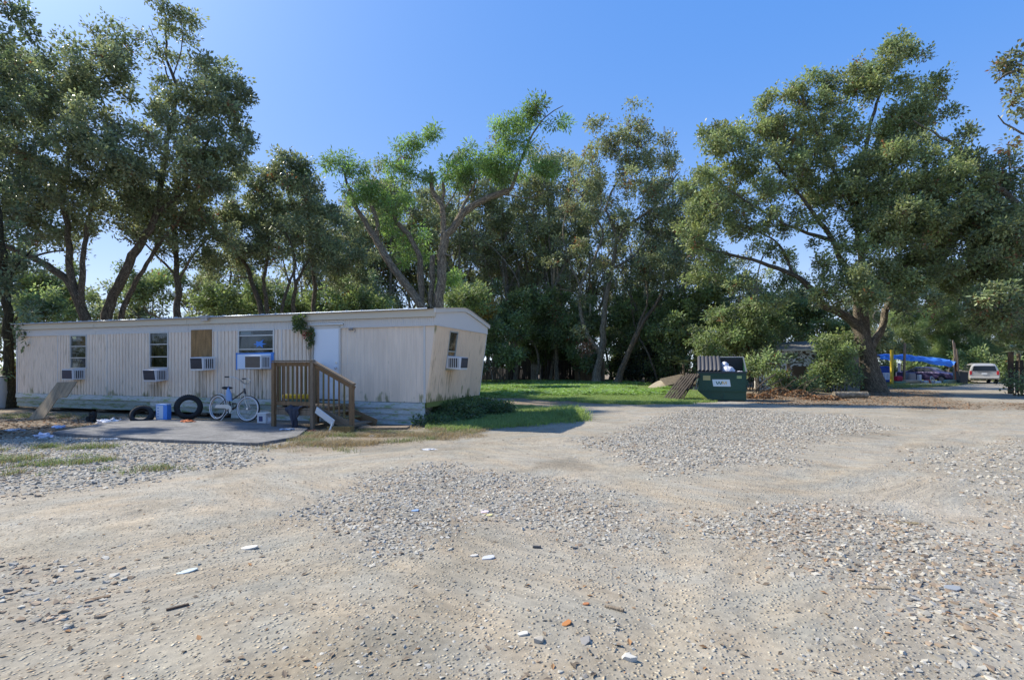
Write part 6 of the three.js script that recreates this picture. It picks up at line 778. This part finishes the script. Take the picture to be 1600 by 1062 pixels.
{ // brush and branches right of the dumpster
  const r = rngOf(71);
  const branch = (label, px, py, d, pts, rad) => { const p = at(px, py, d); p.y = 0; const m = tag(new MB().tube(pts.map(([x, y, z]) => V(x, y, z)), rad, 6, 14).build('dead_branch', bark(0.38, 0.33, 0.27)), label, 'branch', 'dead branches by the dumpster'); m.position.copy(p); };
  branch('thick dead branch propped up beside the dumpster', 1172, 610, 25, [[0, 0.05, 0], [0.7, 0.75, 0], [1.3, 1.1, -0.1]], 0.035); branch('second dead branch crossing below the first', 1178, 615, 25, [[0, 0.05, 0.1], [0.6, 0.5, 0.1], [1.4, 0.85, 0]], 0.025); branch('bare pale stick leaning before the ruined shed', 1218, 612, 26, [[0, 0.9, 0], [0.12, 0.5, 0.05], [0.28, 0.02, 0.1]], 0.02); branch('kinked pale branch hanging out of the vines', 1240, 612, 26, [[-0.2, 1.5, 0], [0.1, 1.0, 0], [0.65, 0.85, 0.05], [0.5, 0.45, 0.1]], 0.022); branch('forked dead twig lying by the brush pile', 1262, 620, 25.5, [[-0.3, 0.3, 0], [0.05, 0.08, 0], [0.4, 0.25, 0]], 0.03);
  for (let i = 0; i < 12; i++) { const a = r() * 2.6 + 0.2, L = 0.8 + 1.1 * r(), up = 0.15 + 0.8 * r(); branch(['thin', 'crooked', 'broken', 'pale', 'mossy', 'slender', 'split', 'forked', 'bent', 'stripped', 'short', 'drooping'][i] + ' dead branch tangled in the dark brush beside the dumpster', 1178 + 105 * r(), 600, 24.6 + 1.8 * r(), [[0, 0.04, 0], [Math.cos(a) * L * 0.5, up * 0.6, 0.2 * (r() - 0.5)], [Math.cos(a) * L, up, 0.3 * (r() - 0.5)], [Math.cos(a) * L * 1.3, up * 1.1, 0.1]], 0.011 + 0.012 * r()); }
  const log = tag(new MB().rod(V(-0.75, 0.16, 0), V(0.75, 0.17, 0.1), 0.16, 0.15, 14).build('log', barkGrey), 'cut grey log lying at the foot of the live oak', 'log'); log.position.copy(onGround(1328, 622)); log.position.y = 0; 
  for (const [px, py, w, h, label] of [[1188, 622, 0.85, 0.26, 'heap of brown leaves against the dumpster'], [1215, 617, 0.8, 0.42, 'taller leaf heap under the pale stick'], [1247, 619, 0.7, 0.36, 'leaf heap under the kinked branch'], [1285, 624, 0.9, 0.22, 'low leaf heap before the cut log']]) {
    const p = onGround(px, py), T = thing('leaf_heap', label, 'leaf heap', [p.x, 0, p.z], 0, 'leaf heaps by the dumpster'), hh = (x, z) => h * Math.max(0, 1 - (x / w) ** 2 - (z / 0.6) ** 2) * (0.8 + 0.5 * noise(x * 2 + px, z * 2, 3));
    meshOf('mound', gridGeo(20, 14, (u, v) => { const x = (u - 0.5) * 2 * w, z = (v - 0.5) * 1.2; return V(x, hh(x, z) - 0.03, -z); }), mat(lin(0.12, 0.075, 0.04), 0.95), T);
    const n = 900, im = new THREE.InstancedMesh(quadsGeo([[V(-0.5, 0, 0), V(0, 0.12, -0.22), V(0.5, 0.05, 0), V(0, 0.1, 0.24)]]), strawMat, n), dm = new THREE.Object3D(); im.name = 'leaves'; stuff(im);
    for (let i = 0; i < n; i++) { const x = (r() - 0.5) * 2 * w, z = (r() - 0.5) * 1.2, k = 0.5 + 0.9 * r(); dm.position.set(x, Math.max(0, hh(x, z)) + 0.02 * r(), -z); dm.rotation.set(r() * 1.4 - 0.7, r() * 6.28, r() * 1.4 - 0.7); dm.scale.setScalar(0.08 + 0.09 * r()); dm.updateMatrix(); im.setMatrixAt(i, dm.matrix); im.setColorAt(i, r() < 0.4 ? lin(0.40 * k, 0.21 * k, 0.09 * k) : lin(0.22 * k, 0.15 * k, 0.09 * k)); } T.add(im);
  }
}
{ // ruined shed behind the bushes
  const p = at(1235, 572, 32), S = thing('shed', 'ruined white shed with peeling wall among the vines', 'shed', [p.x, 0, p.z], -0.35), peel = noiseTex(512, (u, v) => { const a = smooth(0.02, 0.12, tileNoise(u, v, 14, 3) + 0.5 * tileNoise(u, v, 44, 8)), k = 226 + 20 * tileNoise(u, v, 60, 2); return [k + (96 - k) * a, k + (84 - k) * a, k * 0.98 + (74 - k) * a]; }); peel.repeat.set(0.5, 0.5);
  new MB().box(3.6, 2.5, 0.12, 0, 1.25, 0).build('wall', new THREE.MeshStandardMaterial({ map: peel, roughness: 0.9, color: lin(0.9, 0.9, 0.9) }), S); new MB().box(0.12, 2.5, 2.6, -1.74, 1.25, -1.3).build('wall', new THREE.MeshStandardMaterial({ map: peel, roughness: 0.9, color: lin(0.8, 0.8, 0.82) }), S); new MB().box(4.1, 0.07, 3.1, 0, 2.78, -1.2, 0.2, 0, 0.03).build('roof', mat(lin(0.2, 0.19, 0.17), 0.85), S); new MB().box(4.1, 0.12, 0.05, 0, 2.5, 0.32).build('fascia', mat(lin(0.55, 0.52, 0.48), 0.8), S); new MB().box(0.8, 1.5, 0.05, 0.5, 0.75, 0.06).build('door', mat(lin(0.13, 0.085, 0.05), 0.9), S);
  const t = at(1318, 545, 40), tp = tag(meshOf('tarpaulin', gridGeo(16, 10, (u, v) => V((u - 0.5) * 3, 0.5 * (0.5 - v) + 0.25 * Math.sin(u * 4) * v, (v - 0.5) * 1.6 + 0.06 * Math.sin(u * 13))), mat(lin(0.16, 0.32, 0.6), 0.6, { side: THREE.DoubleSide })), 'faded blue tarpaulin roof piece behind the live oak trunk', 'tarpaulin'); tp.position.copy(t);
  const hut = thing('hut', 'low tan hut under the faded tarpaulin behind the oak', 'hut', [t.x, 0, t.z], 0.1); new MB().box(3.0, t.y - 0.05, 1.6, 0, (t.y - 0.35) / 2 - 0.1, 0).build('wall', mat(lin(0.25, 0.2, 0.15), 0.9), hut); new MB().box(0.8, 1.5, 0.06, 0.4, 0.75, 0.82).build('door', mat(lin(0.1, 0.09, 0.08), 0.9), hut);
}
// ---------------------------------------------------------------- fences
{
  const picket = (T, x, h, w, m, z = 0, tilt = 0) => { const o = new MB().box(w, h, 0.022, 0, h / 2, 0).build('picket', m, T); o.position.set(x, 0.03, z); o.rotation.z = tilt; return o; }, r = rngOf(88);
  const run = (label, pxa, da, pxb, db, h, mats, gap = 0.012) => { const a = at(pxa, HORIZON, da), b = at(pxb, HORIZON, db), dx = b.x - a.x, dz = b.z - a.z, L = Math.hypot(dx, dz), T = thing('fence', label, 'fence', [a.x, 0, a.z], Math.atan2(-dz, dx), 'board fences behind the lawn'); const n = Math.round(L / 0.15); for (let i = 0; i < n; i++) picket(T, (i + 0.5) * L / n, h * (0.96 + 0.06 * r()), L / n - gap, mats[(r() * mats.length) | 0], 0, (r() - 0.5) * 0.012); for (const y of [0.3, h - 0.35]) new MB().box(L, 0.09, 0.04, L / 2, y, -0.035).build('rail', mats[0], T); for (let x = 0; x <= L; x += 2.4) new MB().box(0.1, h + 0.08, 0.1, x, (h + 0.08) / 2, -0.1).build('post', mats[0], T); };
  const gy = [wood(0.28, 0.245, 0.19), wood(0.33, 0.285, 0.22), wood(0.25, 0.215, 0.17)], dk = [wood(0.07, 0.055, 0.04), wood(0.09, 0.07, 0.05)], tan = [wood(0.4, 0.3, 0.19), wood(0.44, 0.34, 0.22), wood(0.36, 0.28, 0.2)];
  run('grey weathered board fence beside the trailer gable', 690, 46, 794, 47, 2.05, gy); run('dark mossy board fence next to the gate', 794, 47, 829, 47.4, 2.15, dk); run('dark board fence behind the oak trunks', 857, 47.6, 903, 48, 2.0, dk); run('tan board fence in the sun behind the vines', 898, 46, 945, 42, 1.9, tan);
  { const a = at(830, HORIZON, 46.5), G = thing('gate', 'pale picket gate standing open in the dark fence', 'gate', [a.x, 0, a.z], -0.1); for (let i = 0; i < 5; i++) picket(G, 0.06 + i * 0.19, 1.62, 0.1, lumPale); for (const y of [0.35, 1.3]) new MB().box(0.9, 0.09, 0.03, 0.45, y, -0.03).build('rail', lumPale, G); new MB().box(0.08, 1.9, 0.08, 1.0, 0.95, -0.05).build('post', dk[0], G); const b = at(856, HORIZON, 46.5); new MB().box(0.12, 2.1, 0.12, b.x - a.x, 1.05, -0.05).build('post', dk[1], G); }
  { const a = at(1580, HORIZON, 28), T = thing('picket_fence', 'dark wooden fence with tall post at the lane entrance', 'fence', [a.x, 0, a.z], -0.5); new MB().box(0.2, 2.3, 0.2, 0, 1.15, 0).build('post', wood(0.1, 0.075, 0.05), T); for (let i = 0; i < 16; i++) picket(T, 0.25 + i * 0.2, 1.75 + 0.08 * r(), 0.14, dk[i % 2]); for (const y of [0.4, 1.4]) new MB().box(3.4, 0.09, 0.04, 1.8, y, -0.03).build('rail', dk[0], T); }
  { const a = at(770, 598, 44), m = tag(new MB().tube([V(0, 0, 0), V(-0.1, 1.0, 0), V(-0.35, 2.2, 0), V(-0.3, 3.6, 0.1)], 0.035, 6, 14).build('sapling', mat(lin(0.5, 0.5, 0.48), 0.8)), 'bare white leaning sapling before the grey fence', 'sapling'); m.position.set(a.x, 0, a.z); }
}
// dense creeper on the shady foot of the gable end
{
  const spots = []; for (let i = 0; i < 16; i++) { const t = R0(); spots.push([-0.15 + 0.95 * R0() * (0.35 + t), 0.06 + 0.3 * R0() * (1.2 - t * 0.6), 0.1 - 3.5 * t]); }
  const T = thing('creeper', 'dark green creeper mounded against the gable end skirt', 'creeper', tl(0, 0, 0).toArray(), TURN), im = new THREE.InstancedMesh(SPRIG.soft[0], leafSoft, 1700), dm = new THREE.Object3D(), r = rngOf(17); im.name = 'foliage'; stuff(im);
  for (let i = 0; i < 1700; i++) { const s = spots[(r() * spots.length) | 0], g = 0.7 + 0.6 * r(); dm.position.set(s[0] + (r() - 0.5) * 0.8, Math.max(0.03, s[1] * smooth(0.6, -2.2, s[2]) * 1.25 + (r() - 0.5) * 0.3), s[2] + (r() - 0.5) * 0.8); dm.rotation.set(r() - 0.5, r() * 6.3, r() - 0.5); dm.scale.setScalar(0.3 + 0.25 * r()); dm.updateMatrix(); im.setMatrixAt(i, dm.matrix); im.setColorAt(i, lin(0.09 * g, 0.16 * g, 0.04 * g)); } T.add(im);
  const st = new MB(); for (let i = 0; i < 14; i++) { const s = spots[i]; st.tube([V(0.2, 0, s[2] * 0.8), V(s[0] * 0.6, s[1] * 0.8, s[2]), V(...s)], 0.008, 4, 6); } st.build('stem', barkDark, T);
}
// palmettos
for (const [px, py, d, s, label] of [[1068, 563, 38, 1, 'spiky fan palmetto behind the sand heap'], [1592, 545, 31, 1.3, 'fan palmetto hanging over the lane fence'], [1232, 560, 28.6, 0.8, 'small palmetto with dry fronds before the shed'], [905, 575, 44, 0.8, 'palmetto at the foot of the grey oak']]) {
  const p = at(px, py, d), T = thing('palmetto', label, 'palmetto', [p.x, 0, p.z], 0, 'palmettos'), r = rngOf(px | 0), pm = new THREE.MeshPhysicalMaterial({ color: lin(0.12, 0.17, 0.07), roughness: 0.5, transmission: 0.25, thickness: 0, side: THREE.DoubleSide }), y0 = p.y - 0.3;
  new MB().tube([V(0, 0, 0), V(0.04, y0 * 0.5, 0), V(0, y0, 0)], 0.09, 8, 8).build('trunk', barkDark, T);
  for (let k = 0; k < 11; k++) { const a = k * 2.4, e = 0.1 + 0.9 * r(), dir = V(Math.cos(a) * Math.cos(e), Math.sin(e), Math.sin(a) * Math.cos(e)), b = V(0, y0, 0), h = b.clone().addScaledVector(dir, 0.6 * s), sd = dir.clone().cross(V(0, 1, 0)).normalize(), q = []; for (let i = -6; i <= 6; i++) { const t = i / 6 * 1.35, f = dir.clone().multiplyScalar(Math.cos(t)).addScaledVector(sd, Math.sin(t)), w = sd.clone().multiplyScalar(Math.cos(t)).addScaledVector(dir, -Math.sin(t)).multiplyScalar(0.03 * s), L = 0.62 * s * (1 - 0.2 * Math.abs(t)), tip = h.clone().addScaledVector(f, L).add(V(0, -0.16 * L, 0)), mid = h.clone().addScaledVector(f, L * 0.5); q.push([h, mid.clone().add(w), tip, mid.clone().sub(w)]); } const g = new MB().add(quadsGeo(q)).rod(b, h, 0.014, 0.01, 4); g.build('frond', pm, T); }
}
// ---------------------------------------------------------------- camp under the blue tarpaulin, far down the lane
{
  const G = (px, d) => { const p = at(px, HORIZON, d); p.y = 0; return p; };
  const D = 43, sx = (px) => (px - 800) / F * D, y = (py) => EYE - (py - HORIZON) / F * D;
  const top = [[1374, 554, 553], [1388, 553.5, 551.5], [1412, 554.5, 552], [1427, 555, 554], [1455, 558, 556], [1484, 561.5, 559.5], [1490, 564.5, 563]], low = [[1374, 562], [1388, 562.5], [1412, 563], [1427, 564], [1455, 568.5], [1482, 573], [1490, 566]];
  const lerpAt = (A, k, u) => { const t = u * (A.length - 1), i = Math.min(A.length - 2, t | 0); return A[i][k] + (A[i + 1][k] - A[i][k]) * (t - i); };
  const tarp = gridGeo(60, 14, (u, v) => { const px = lerpAt(top, 0, u), yt = y(lerpAt(top, 1, u)), yl = y(lerpAt(low, 1, u)), back = v < 0.5; return V(sx(px), (back ? yt + 0.1 - 0.25 * Math.sin(v * 2 * Math.PI) * 0.6 : yt + (yl - yt) * (v - 0.5) * 2) + 0.12 * noise(u * 11, v * 5, 3), back ? -D - 3.2 + v * 2 * 3.2 : -D + 0.25 * Math.sin((v - 0.5) * 3) + 0.22 * noise(u * 16, v * 4, 7)); });
  const T = tag(meshOf('blue_tarpaulin', tarp, new THREE.MeshPhysicalMaterial({ color: lin(0.07, 0.30, 0.92), roughness: 0.6, transmission: 0.3, thickness: 0, side: THREE.DoubleSide })), 'bright blue tarpaulin canopy stretched between poles', 'tarpaulin');
  const pole = (name, label, px, d, pyTop, w, m, lean = 0) => { const p = G(px, d), h = EYE - (pyTop - HORIZON) / F * d, t = tag(new MB().box(w, h + 0.1, w, 0, h / 2, 0).build(name, m), label, 'pole'); t.position.copy(p); t.rotation.z = lean; };
  pole('yellow_post', 'yellow painted post before the blue tarpaulin', 1394, 40, 547, 0.17, mat(lin(0.5, 0.38, 0.03), 0.6)); pole('wooden_pole', 'pale wooden pole holding the blue tarpaulin', 1413, 42.5, 537, 0.13, wood(0.45, 0.34, 0.24), -0.02); pole('corner_pole', 'thin pole at the drooping tarpaulin corner', 1491, 43.5, 560, 0.09, wood(0.4, 0.34, 0.25));
  for (const [k, px, d, lean, pyTop, c, label] of [[0, 1496.5, 44, 0.10, 531, [0.42, 0.34, 0.27], 'longest bare board of the leaning bundle'], [1, 1499, 44.1, 0.11, 535, [0.44, 0.3, 0.2], 'second board of the leaning bundle'], [2, 1494, 44, 0.03, 566, [0.42, 0.14, 0.06], 'short reddish board of the leaning bundle'], [3, 1500.5, 44.2, 0.09, 545, [0.3, 0.25, 0.2], 'grey inner board of the leaning bundle']]) { const p = G(px, d), h = EYE - (pyTop - HORIZON) / F * d, t = tag(new MB().box(k === 2 ? 0.2 : 0.1, h, 0.05, 0, h / 2, 0).build('leaning_board', wood(...c)), label, 'board', 'boards leaning by the bin'); t.position.copy(p); t.rotation.z = lean; }
  { const p = G(1504, 42.5), b = thing('wheelie_bin', 'black wheeled bin beside the leaning boards', 'bin', [p.x, 0, p.z], -0.3); new MB().extrude([[-0.24, 0.06], [0.24, 0.06], [0.3, 0.98], [-0.3, 0.98]], 0.56, M4(0, 0, -0.28), 0.01).build('body', mat(lin(0.02, 0.025, 0.026), 0.5), b); new MB().rbox(0.66, 0.06, 0.66, 0.02, 0, 1.03, 0).build('lid', mat(lin(0.025, 0.03, 0.03), 0.5), b); for (const s of [-1, 1]) new MB().rod(V(s * 0.2, 0.1, -0.3), V(s * 0.28, 0.1, -0.3), 0.1, 0.1, 12).build('wheel', rubber, b); new MB().rod(V(-0.24, 1.0, -0.36), V(0.24, 1.0, -0.36), 0.018).build('handle', black, b); }
  { const p = G(1387, 42), c = thing('garden_chair', 'white plastic garden chair behind the yellow post', 'chair', [p.x, 0, p.z], -0.5); new MB().rbox(0.5, 0.04, 0.48, 0.015, 0, 0.42, 0).build('seat', white, c); for (let i = 0; i < 5; i++) new MB().box(0.06, 0.46, 0.02, (i - 2) * 0.095, 0.68, -0.25, -0.15).build('back_slat', white, c); new MB().rbox(0.54, 0.07, 0.03, 0.01, 0, 0.92, -0.285).build('top_rail', white, c); for (const [x, z] of [[-0.24, 0.22], [0.24, 0.22], [-0.24, -0.24], [0.24, -0.24]]) new MB().rod(V(x, 0.42, z), V(x * 1.12, 0, z * 1.1), 0.025, 0.02).build('leg', white, c); for (const s of [-1, 1]) new MB().rbox(0.05, 0.03, 0.5, 0.01, s * 0.27, 0.64, 0).rod(V(s * 0.27, 0.42, 0.22), V(s * 0.27, 0.64, 0.2), 0.02).build('armrest', white, c); }
  const lump = (name, label, cat, px, d, w, h, dp, color, y0 = 0, turn = 0) => { const p = G(px, d), m = tag(new MB().rbox(w, h, dp, Math.min(w, h, dp) * 0.25, 0, h / 2, 0).build(name, mat(lin(...color), 0.7)), label, cat); m.position.set(p.x, y0, p.z); m.rotation.y = turn; return m; };
  lump('cooler', 'red cooler box under the blue tarpaulin', 'cooler', 1404, 43, 0.6, 0.42, 0.4, [0.6, 0.03, 0.06], 0.25, 0.3); lump('stand', 'dark crate carrying the red cooler box', 'crate', 1404, 43.1, 0.7, 0.26, 0.5, [0.05, 0.05, 0.05]); lump('washing_machine', 'grey appliance standing under the tarpaulin', 'appliance', 1422, 44, 0.75, 0.95, 0.65, [0.32, 0.27, 0.25], 0, 0.2); lump('mattress', 'tan rolled mattress on the junk heap', 'mattress', 1425, 42, 1.1, 0.25, 0.6, [0.5, 0.36, 0.24], 0.12, -0.25); lump('carpet_roll', 'green folded sheet before the wooden pole', 'sheet', 1405, 42, 0.9, 0.26, 0.5, [0.16, 0.24, 0.15]); lump('red_crate', 'faded red crate in the junk heap', 'crate', 1450, 41.5, 0.55, 0.42, 0.4, [0.4, 0.07, 0.04], 0, 0.4); lump('cabinet', 'pale cabinet door lying on the junk heap', 'cabinet', 1437, 42, 0.4, 0.75, 0.2, [0.5, 0.5, 0.52], 0.05, 0.5); lump('bundle', 'white bundle in front of the dark car', 'bundle', 1462, 41.5, 0.7, 0.3, 0.5, [0.55, 0.55, 0.54], 0, 0.2); lump('blue_crate', 'deep blue crate beside the white chair', 'crate', 1379, 45, 1.1, 1.5, 0.6, [0.02, 0.09, 0.4]); lump('towel', 'white towel hung under the tarpaulin', 'towel', 1405.5, 44.5, 0.22, 0.7, 0.06, [0.6, 0.6, 0.62], 1.05); lump('bucket', 'light metal bucket beside the junk heap', 'bucket', 1446, 41.2, 0.4, 0.35, 0.4, [0.45, 0.47, 0.48]); lump('planter', 'pale low planter box by the leaning boards', 'planter', 1485, 43, 0.9, 0.36, 0.4, [0.3, 0.32, 0.2]); lump('plank_pile', 'grey plank lying flat on the grass', 'plank', 1440, 40.6, 1.9, 0.12, 0.25, [0.36, 0.37, 0.36], 0.0, 0.1);
  { const p = G(1458, 41), w = thing('loose_wheel', 'pale spoked wheel leaning on the junk heap', 'wheel', [p.x, 0.36, p.z], 0.5); w.rotation.x = -0.3; new MB().add(new THREE.TorusGeometry(0.32, 0.035, 8, 28)).build('tyre', mat(lin(0.4, 0.4, 0.4), 0.6), w); const s = new MB(); for (let i = 0; i < 8; i++) { const a = i / 8 * 6.283; s.rod(V(0, 0, 0), V(Math.cos(a) * 0.3, Math.sin(a) * 0.3, 0), 0.01, 0.01, 4); } s.build('spoke', chrome, w); }
  // vehicles
  const car = (name, label, pos, turn, L, W, prof, glassRows, paint, extra) => {
    const c = thing(name, label, 'car', pos, turn), pm = new THREE.MeshPhysicalMaterial({ color: lin(...paint), roughness: 0.35, metalness: 0.35, clearcoat: 0.7, clearcoatRoughness: 0.15 });
    // body sections along its length: [x, sill, beltline, half width at sill, roof height, half width at roof]
    const rows = prof, pos2 = [], N = 9, ring = ([x, s, b, w, t, wt]) => { const q = []; q.push([x, s, w * 0.92], [x, s + (b - s) * 0.35, w], [x, b - 0.06, w], [x, b, w * 0.97], [x, b + (t - b) * 0.5, (w * 0.97 + wt) / 2 + 0.03], [x, t - 0.05, wt], [x, t, wt * 0.8]); return [...q, [x, t + 0.015, 0], ...q.slice().reverse().map(([a, h, z]) => [a, h, -z])]; };
    const rings = rows.map(ring), quads = []; for (let i = 0; i < rings.length - 1; i++) for (let k = 0; k < rings[0].length - 1; k++) quads.push([V(...rings[i][k]), V(...rings[i + 1][k]), V(...rings[i + 1][k + 1]), V(...rings[i][k + 1])]); for (const rg of [rings[0], rings[rings.length - 1]]) { const n = rg.length; for (let k = 0; k < (n >> 1); k++) quads.push([V(...rg[k]), V(...rg[k + 1]), V(...rg[n - 2 - k]), V(...rg[n - 1 - k])]); }
    meshOf('body', quadsGeo(quads), pm, c); extra(c, pm);
    for (const x of [L * 0.31, -L * 0.3]) for (const s of [-1, 1]) { const w = grp('wheel', c, [x, 0.33, s * (W / 2 - 0.1)]); new MB().add(new THREE.CylinderGeometry(0.33, 0.33, 0.22, 24), M4(0, 0, 0, Math.PI / 2)).build('tyre', rubber, w); new MB().add(new THREE.CylinderGeometry(0.2, 0.2, 0.235, 16), M4(0, 0, 0, Math.PI / 2)).build('rim', chrome, w); }
    return c;
  };
  const tint = mat(lin(0.012, 0.014, 0.017), 0.12), red = mat(lin(0.5, 0.02, 0.025), 0.25);
  const vp = at(1549, HORIZON, 44.5);
  car('minivan', 'silver beige minivan parked with its rear to the yard', [vp.x + 0.4, 0, vp.z - 1.6], 0.98, 4.8, 1.98, [[-2.4, 0.42, 0.95, 0.93, 1.2, 0.86], [-2.36, 0.3, 1.02, 0.98, 1.55, 0.74], [-2.15, 0.28, 1.03, 0.99, 1.72, 0.72], [-0.5, 0.28, 1.03, 0.99, 1.77, 0.74], [0.5, 0.28, 1.03, 0.99, 1.73, 0.72], [1.35, 0.28, 1.02, 0.98, 1.1, 0.78], [2.2, 0.3, 0.85, 0.93, 0.88, 0.7], [2.4, 0.36, 0.62, 0.8, 0.64, 0.6]], null, [0.50, 0.47, 0.42], (c) => {
    meshOf('rear_window', quadsGeo([[V(-2.43, 1.08, 0.78), V(-2.43, 1.08, -0.78), V(-2.385, 1.52, -0.68), V(-2.385, 1.52, 0.68)]]), tint, c); for (const s of [-1, 1]) { for (const [a, b] of [[-2.1, -1.0], [-0.95, 0.15], [0.2, 0.95]]) meshOf('side_window', quadsGeo([[V(a, 1.08, s * 0.985), V(b + (b > 0.5 ? 0.25 : 0), 1.08, s * 0.985), V(b, 1.6, s * 0.81), V(a + 0.04, 1.6, s * 0.81)]]), tint, c); new MB().rbox(0.1, 0.34, 0.16, 0.02, -2.37, 0.93, s * 0.87).build('tail_light', red, c); }
    new MB().rbox(0.16, 0.2, 1.92, 0.06, -2.42, 0.5, 0).build('bumper', mat(lin(0.42, 0.4, 0.36), 0.4), c); new MB().box(0.02, 0.15, 0.36, -2.43, 0.86, 0).build('number_plate', white, c); new MB().box(0.03, 0.05, 0.8, -2.42, 0.985, 0).build('trim_strip', mat(lin(0.14, 0.13, 0.12), 0.5), c);
    for (const s of [-1, 1]) new MB().rbox(0.1, 0.14, 0.2, 0.03, 0.9, 1.1, s * 1.1).build('mirror', mat(lin(0.3, 0.28, 0.25), 0.4), c); });
  const dp = at(1470, HORIZON, 46);
  car('parked_car', 'dark purple car parked under the tarpaulin edge', [dp.x, 0, dp.z - 1.4], -Math.PI / 2 + 0.5, 4.5, 1.8, [[-2.25, 0.4, 0.85, 0.8, 0.9, 0.7], [-2.1, 0.28, 0.95, 0.9, 1.0, 0.75], [-1.4, 0.26, 0.98, 0.9, 1.08, 0.7], [-0.8, 0.26, 0.98, 0.9, 1.42, 0.6], [0.3, 0.26, 0.97, 0.9, 1.44, 0.6], [1.0, 0.26, 0.95, 0.9, 1.05, 0.72], [2.0, 0.28, 0.85, 0.86, 0.88, 0.66], [2.25, 0.36, 0.6, 0.74, 0.62, 0.55]], null, [0.07, 0.055, 0.13], (c) => { meshOf('windscreen', quadsGeo([[V(1.02, 1.03, 0.7), V(1.02, 1.03, -0.7), V(0.42, 1.40, -0.58), V(0.42, 1.40, 0.58)]]), mat(lin(0.25, 0.27, 0.3), 0.2), c); for (const s of [-1, 1]) { new MB().rbox(0.14, 0.14, 0.3, 0.03, 2.14, 0.7, s * 0.58).build('headlight', chrome, c); meshOf('side_window', quadsGeo([[V(-1.3, 1.02, s * 0.885), V(0.95, 1.0, s * 0.885), V(0.3, 1.38, s * 0.7), V(-0.75, 1.38, s * 0.7)]]), tint, c); } new MB().rbox(0.12, 0.16, 1.6, 0.04, 2.24, 0.42, 0).build('bumper', mat(lin(0.03, 0.02, 0.08), 0.4), c); });
}
renderer.render(scene, camera);
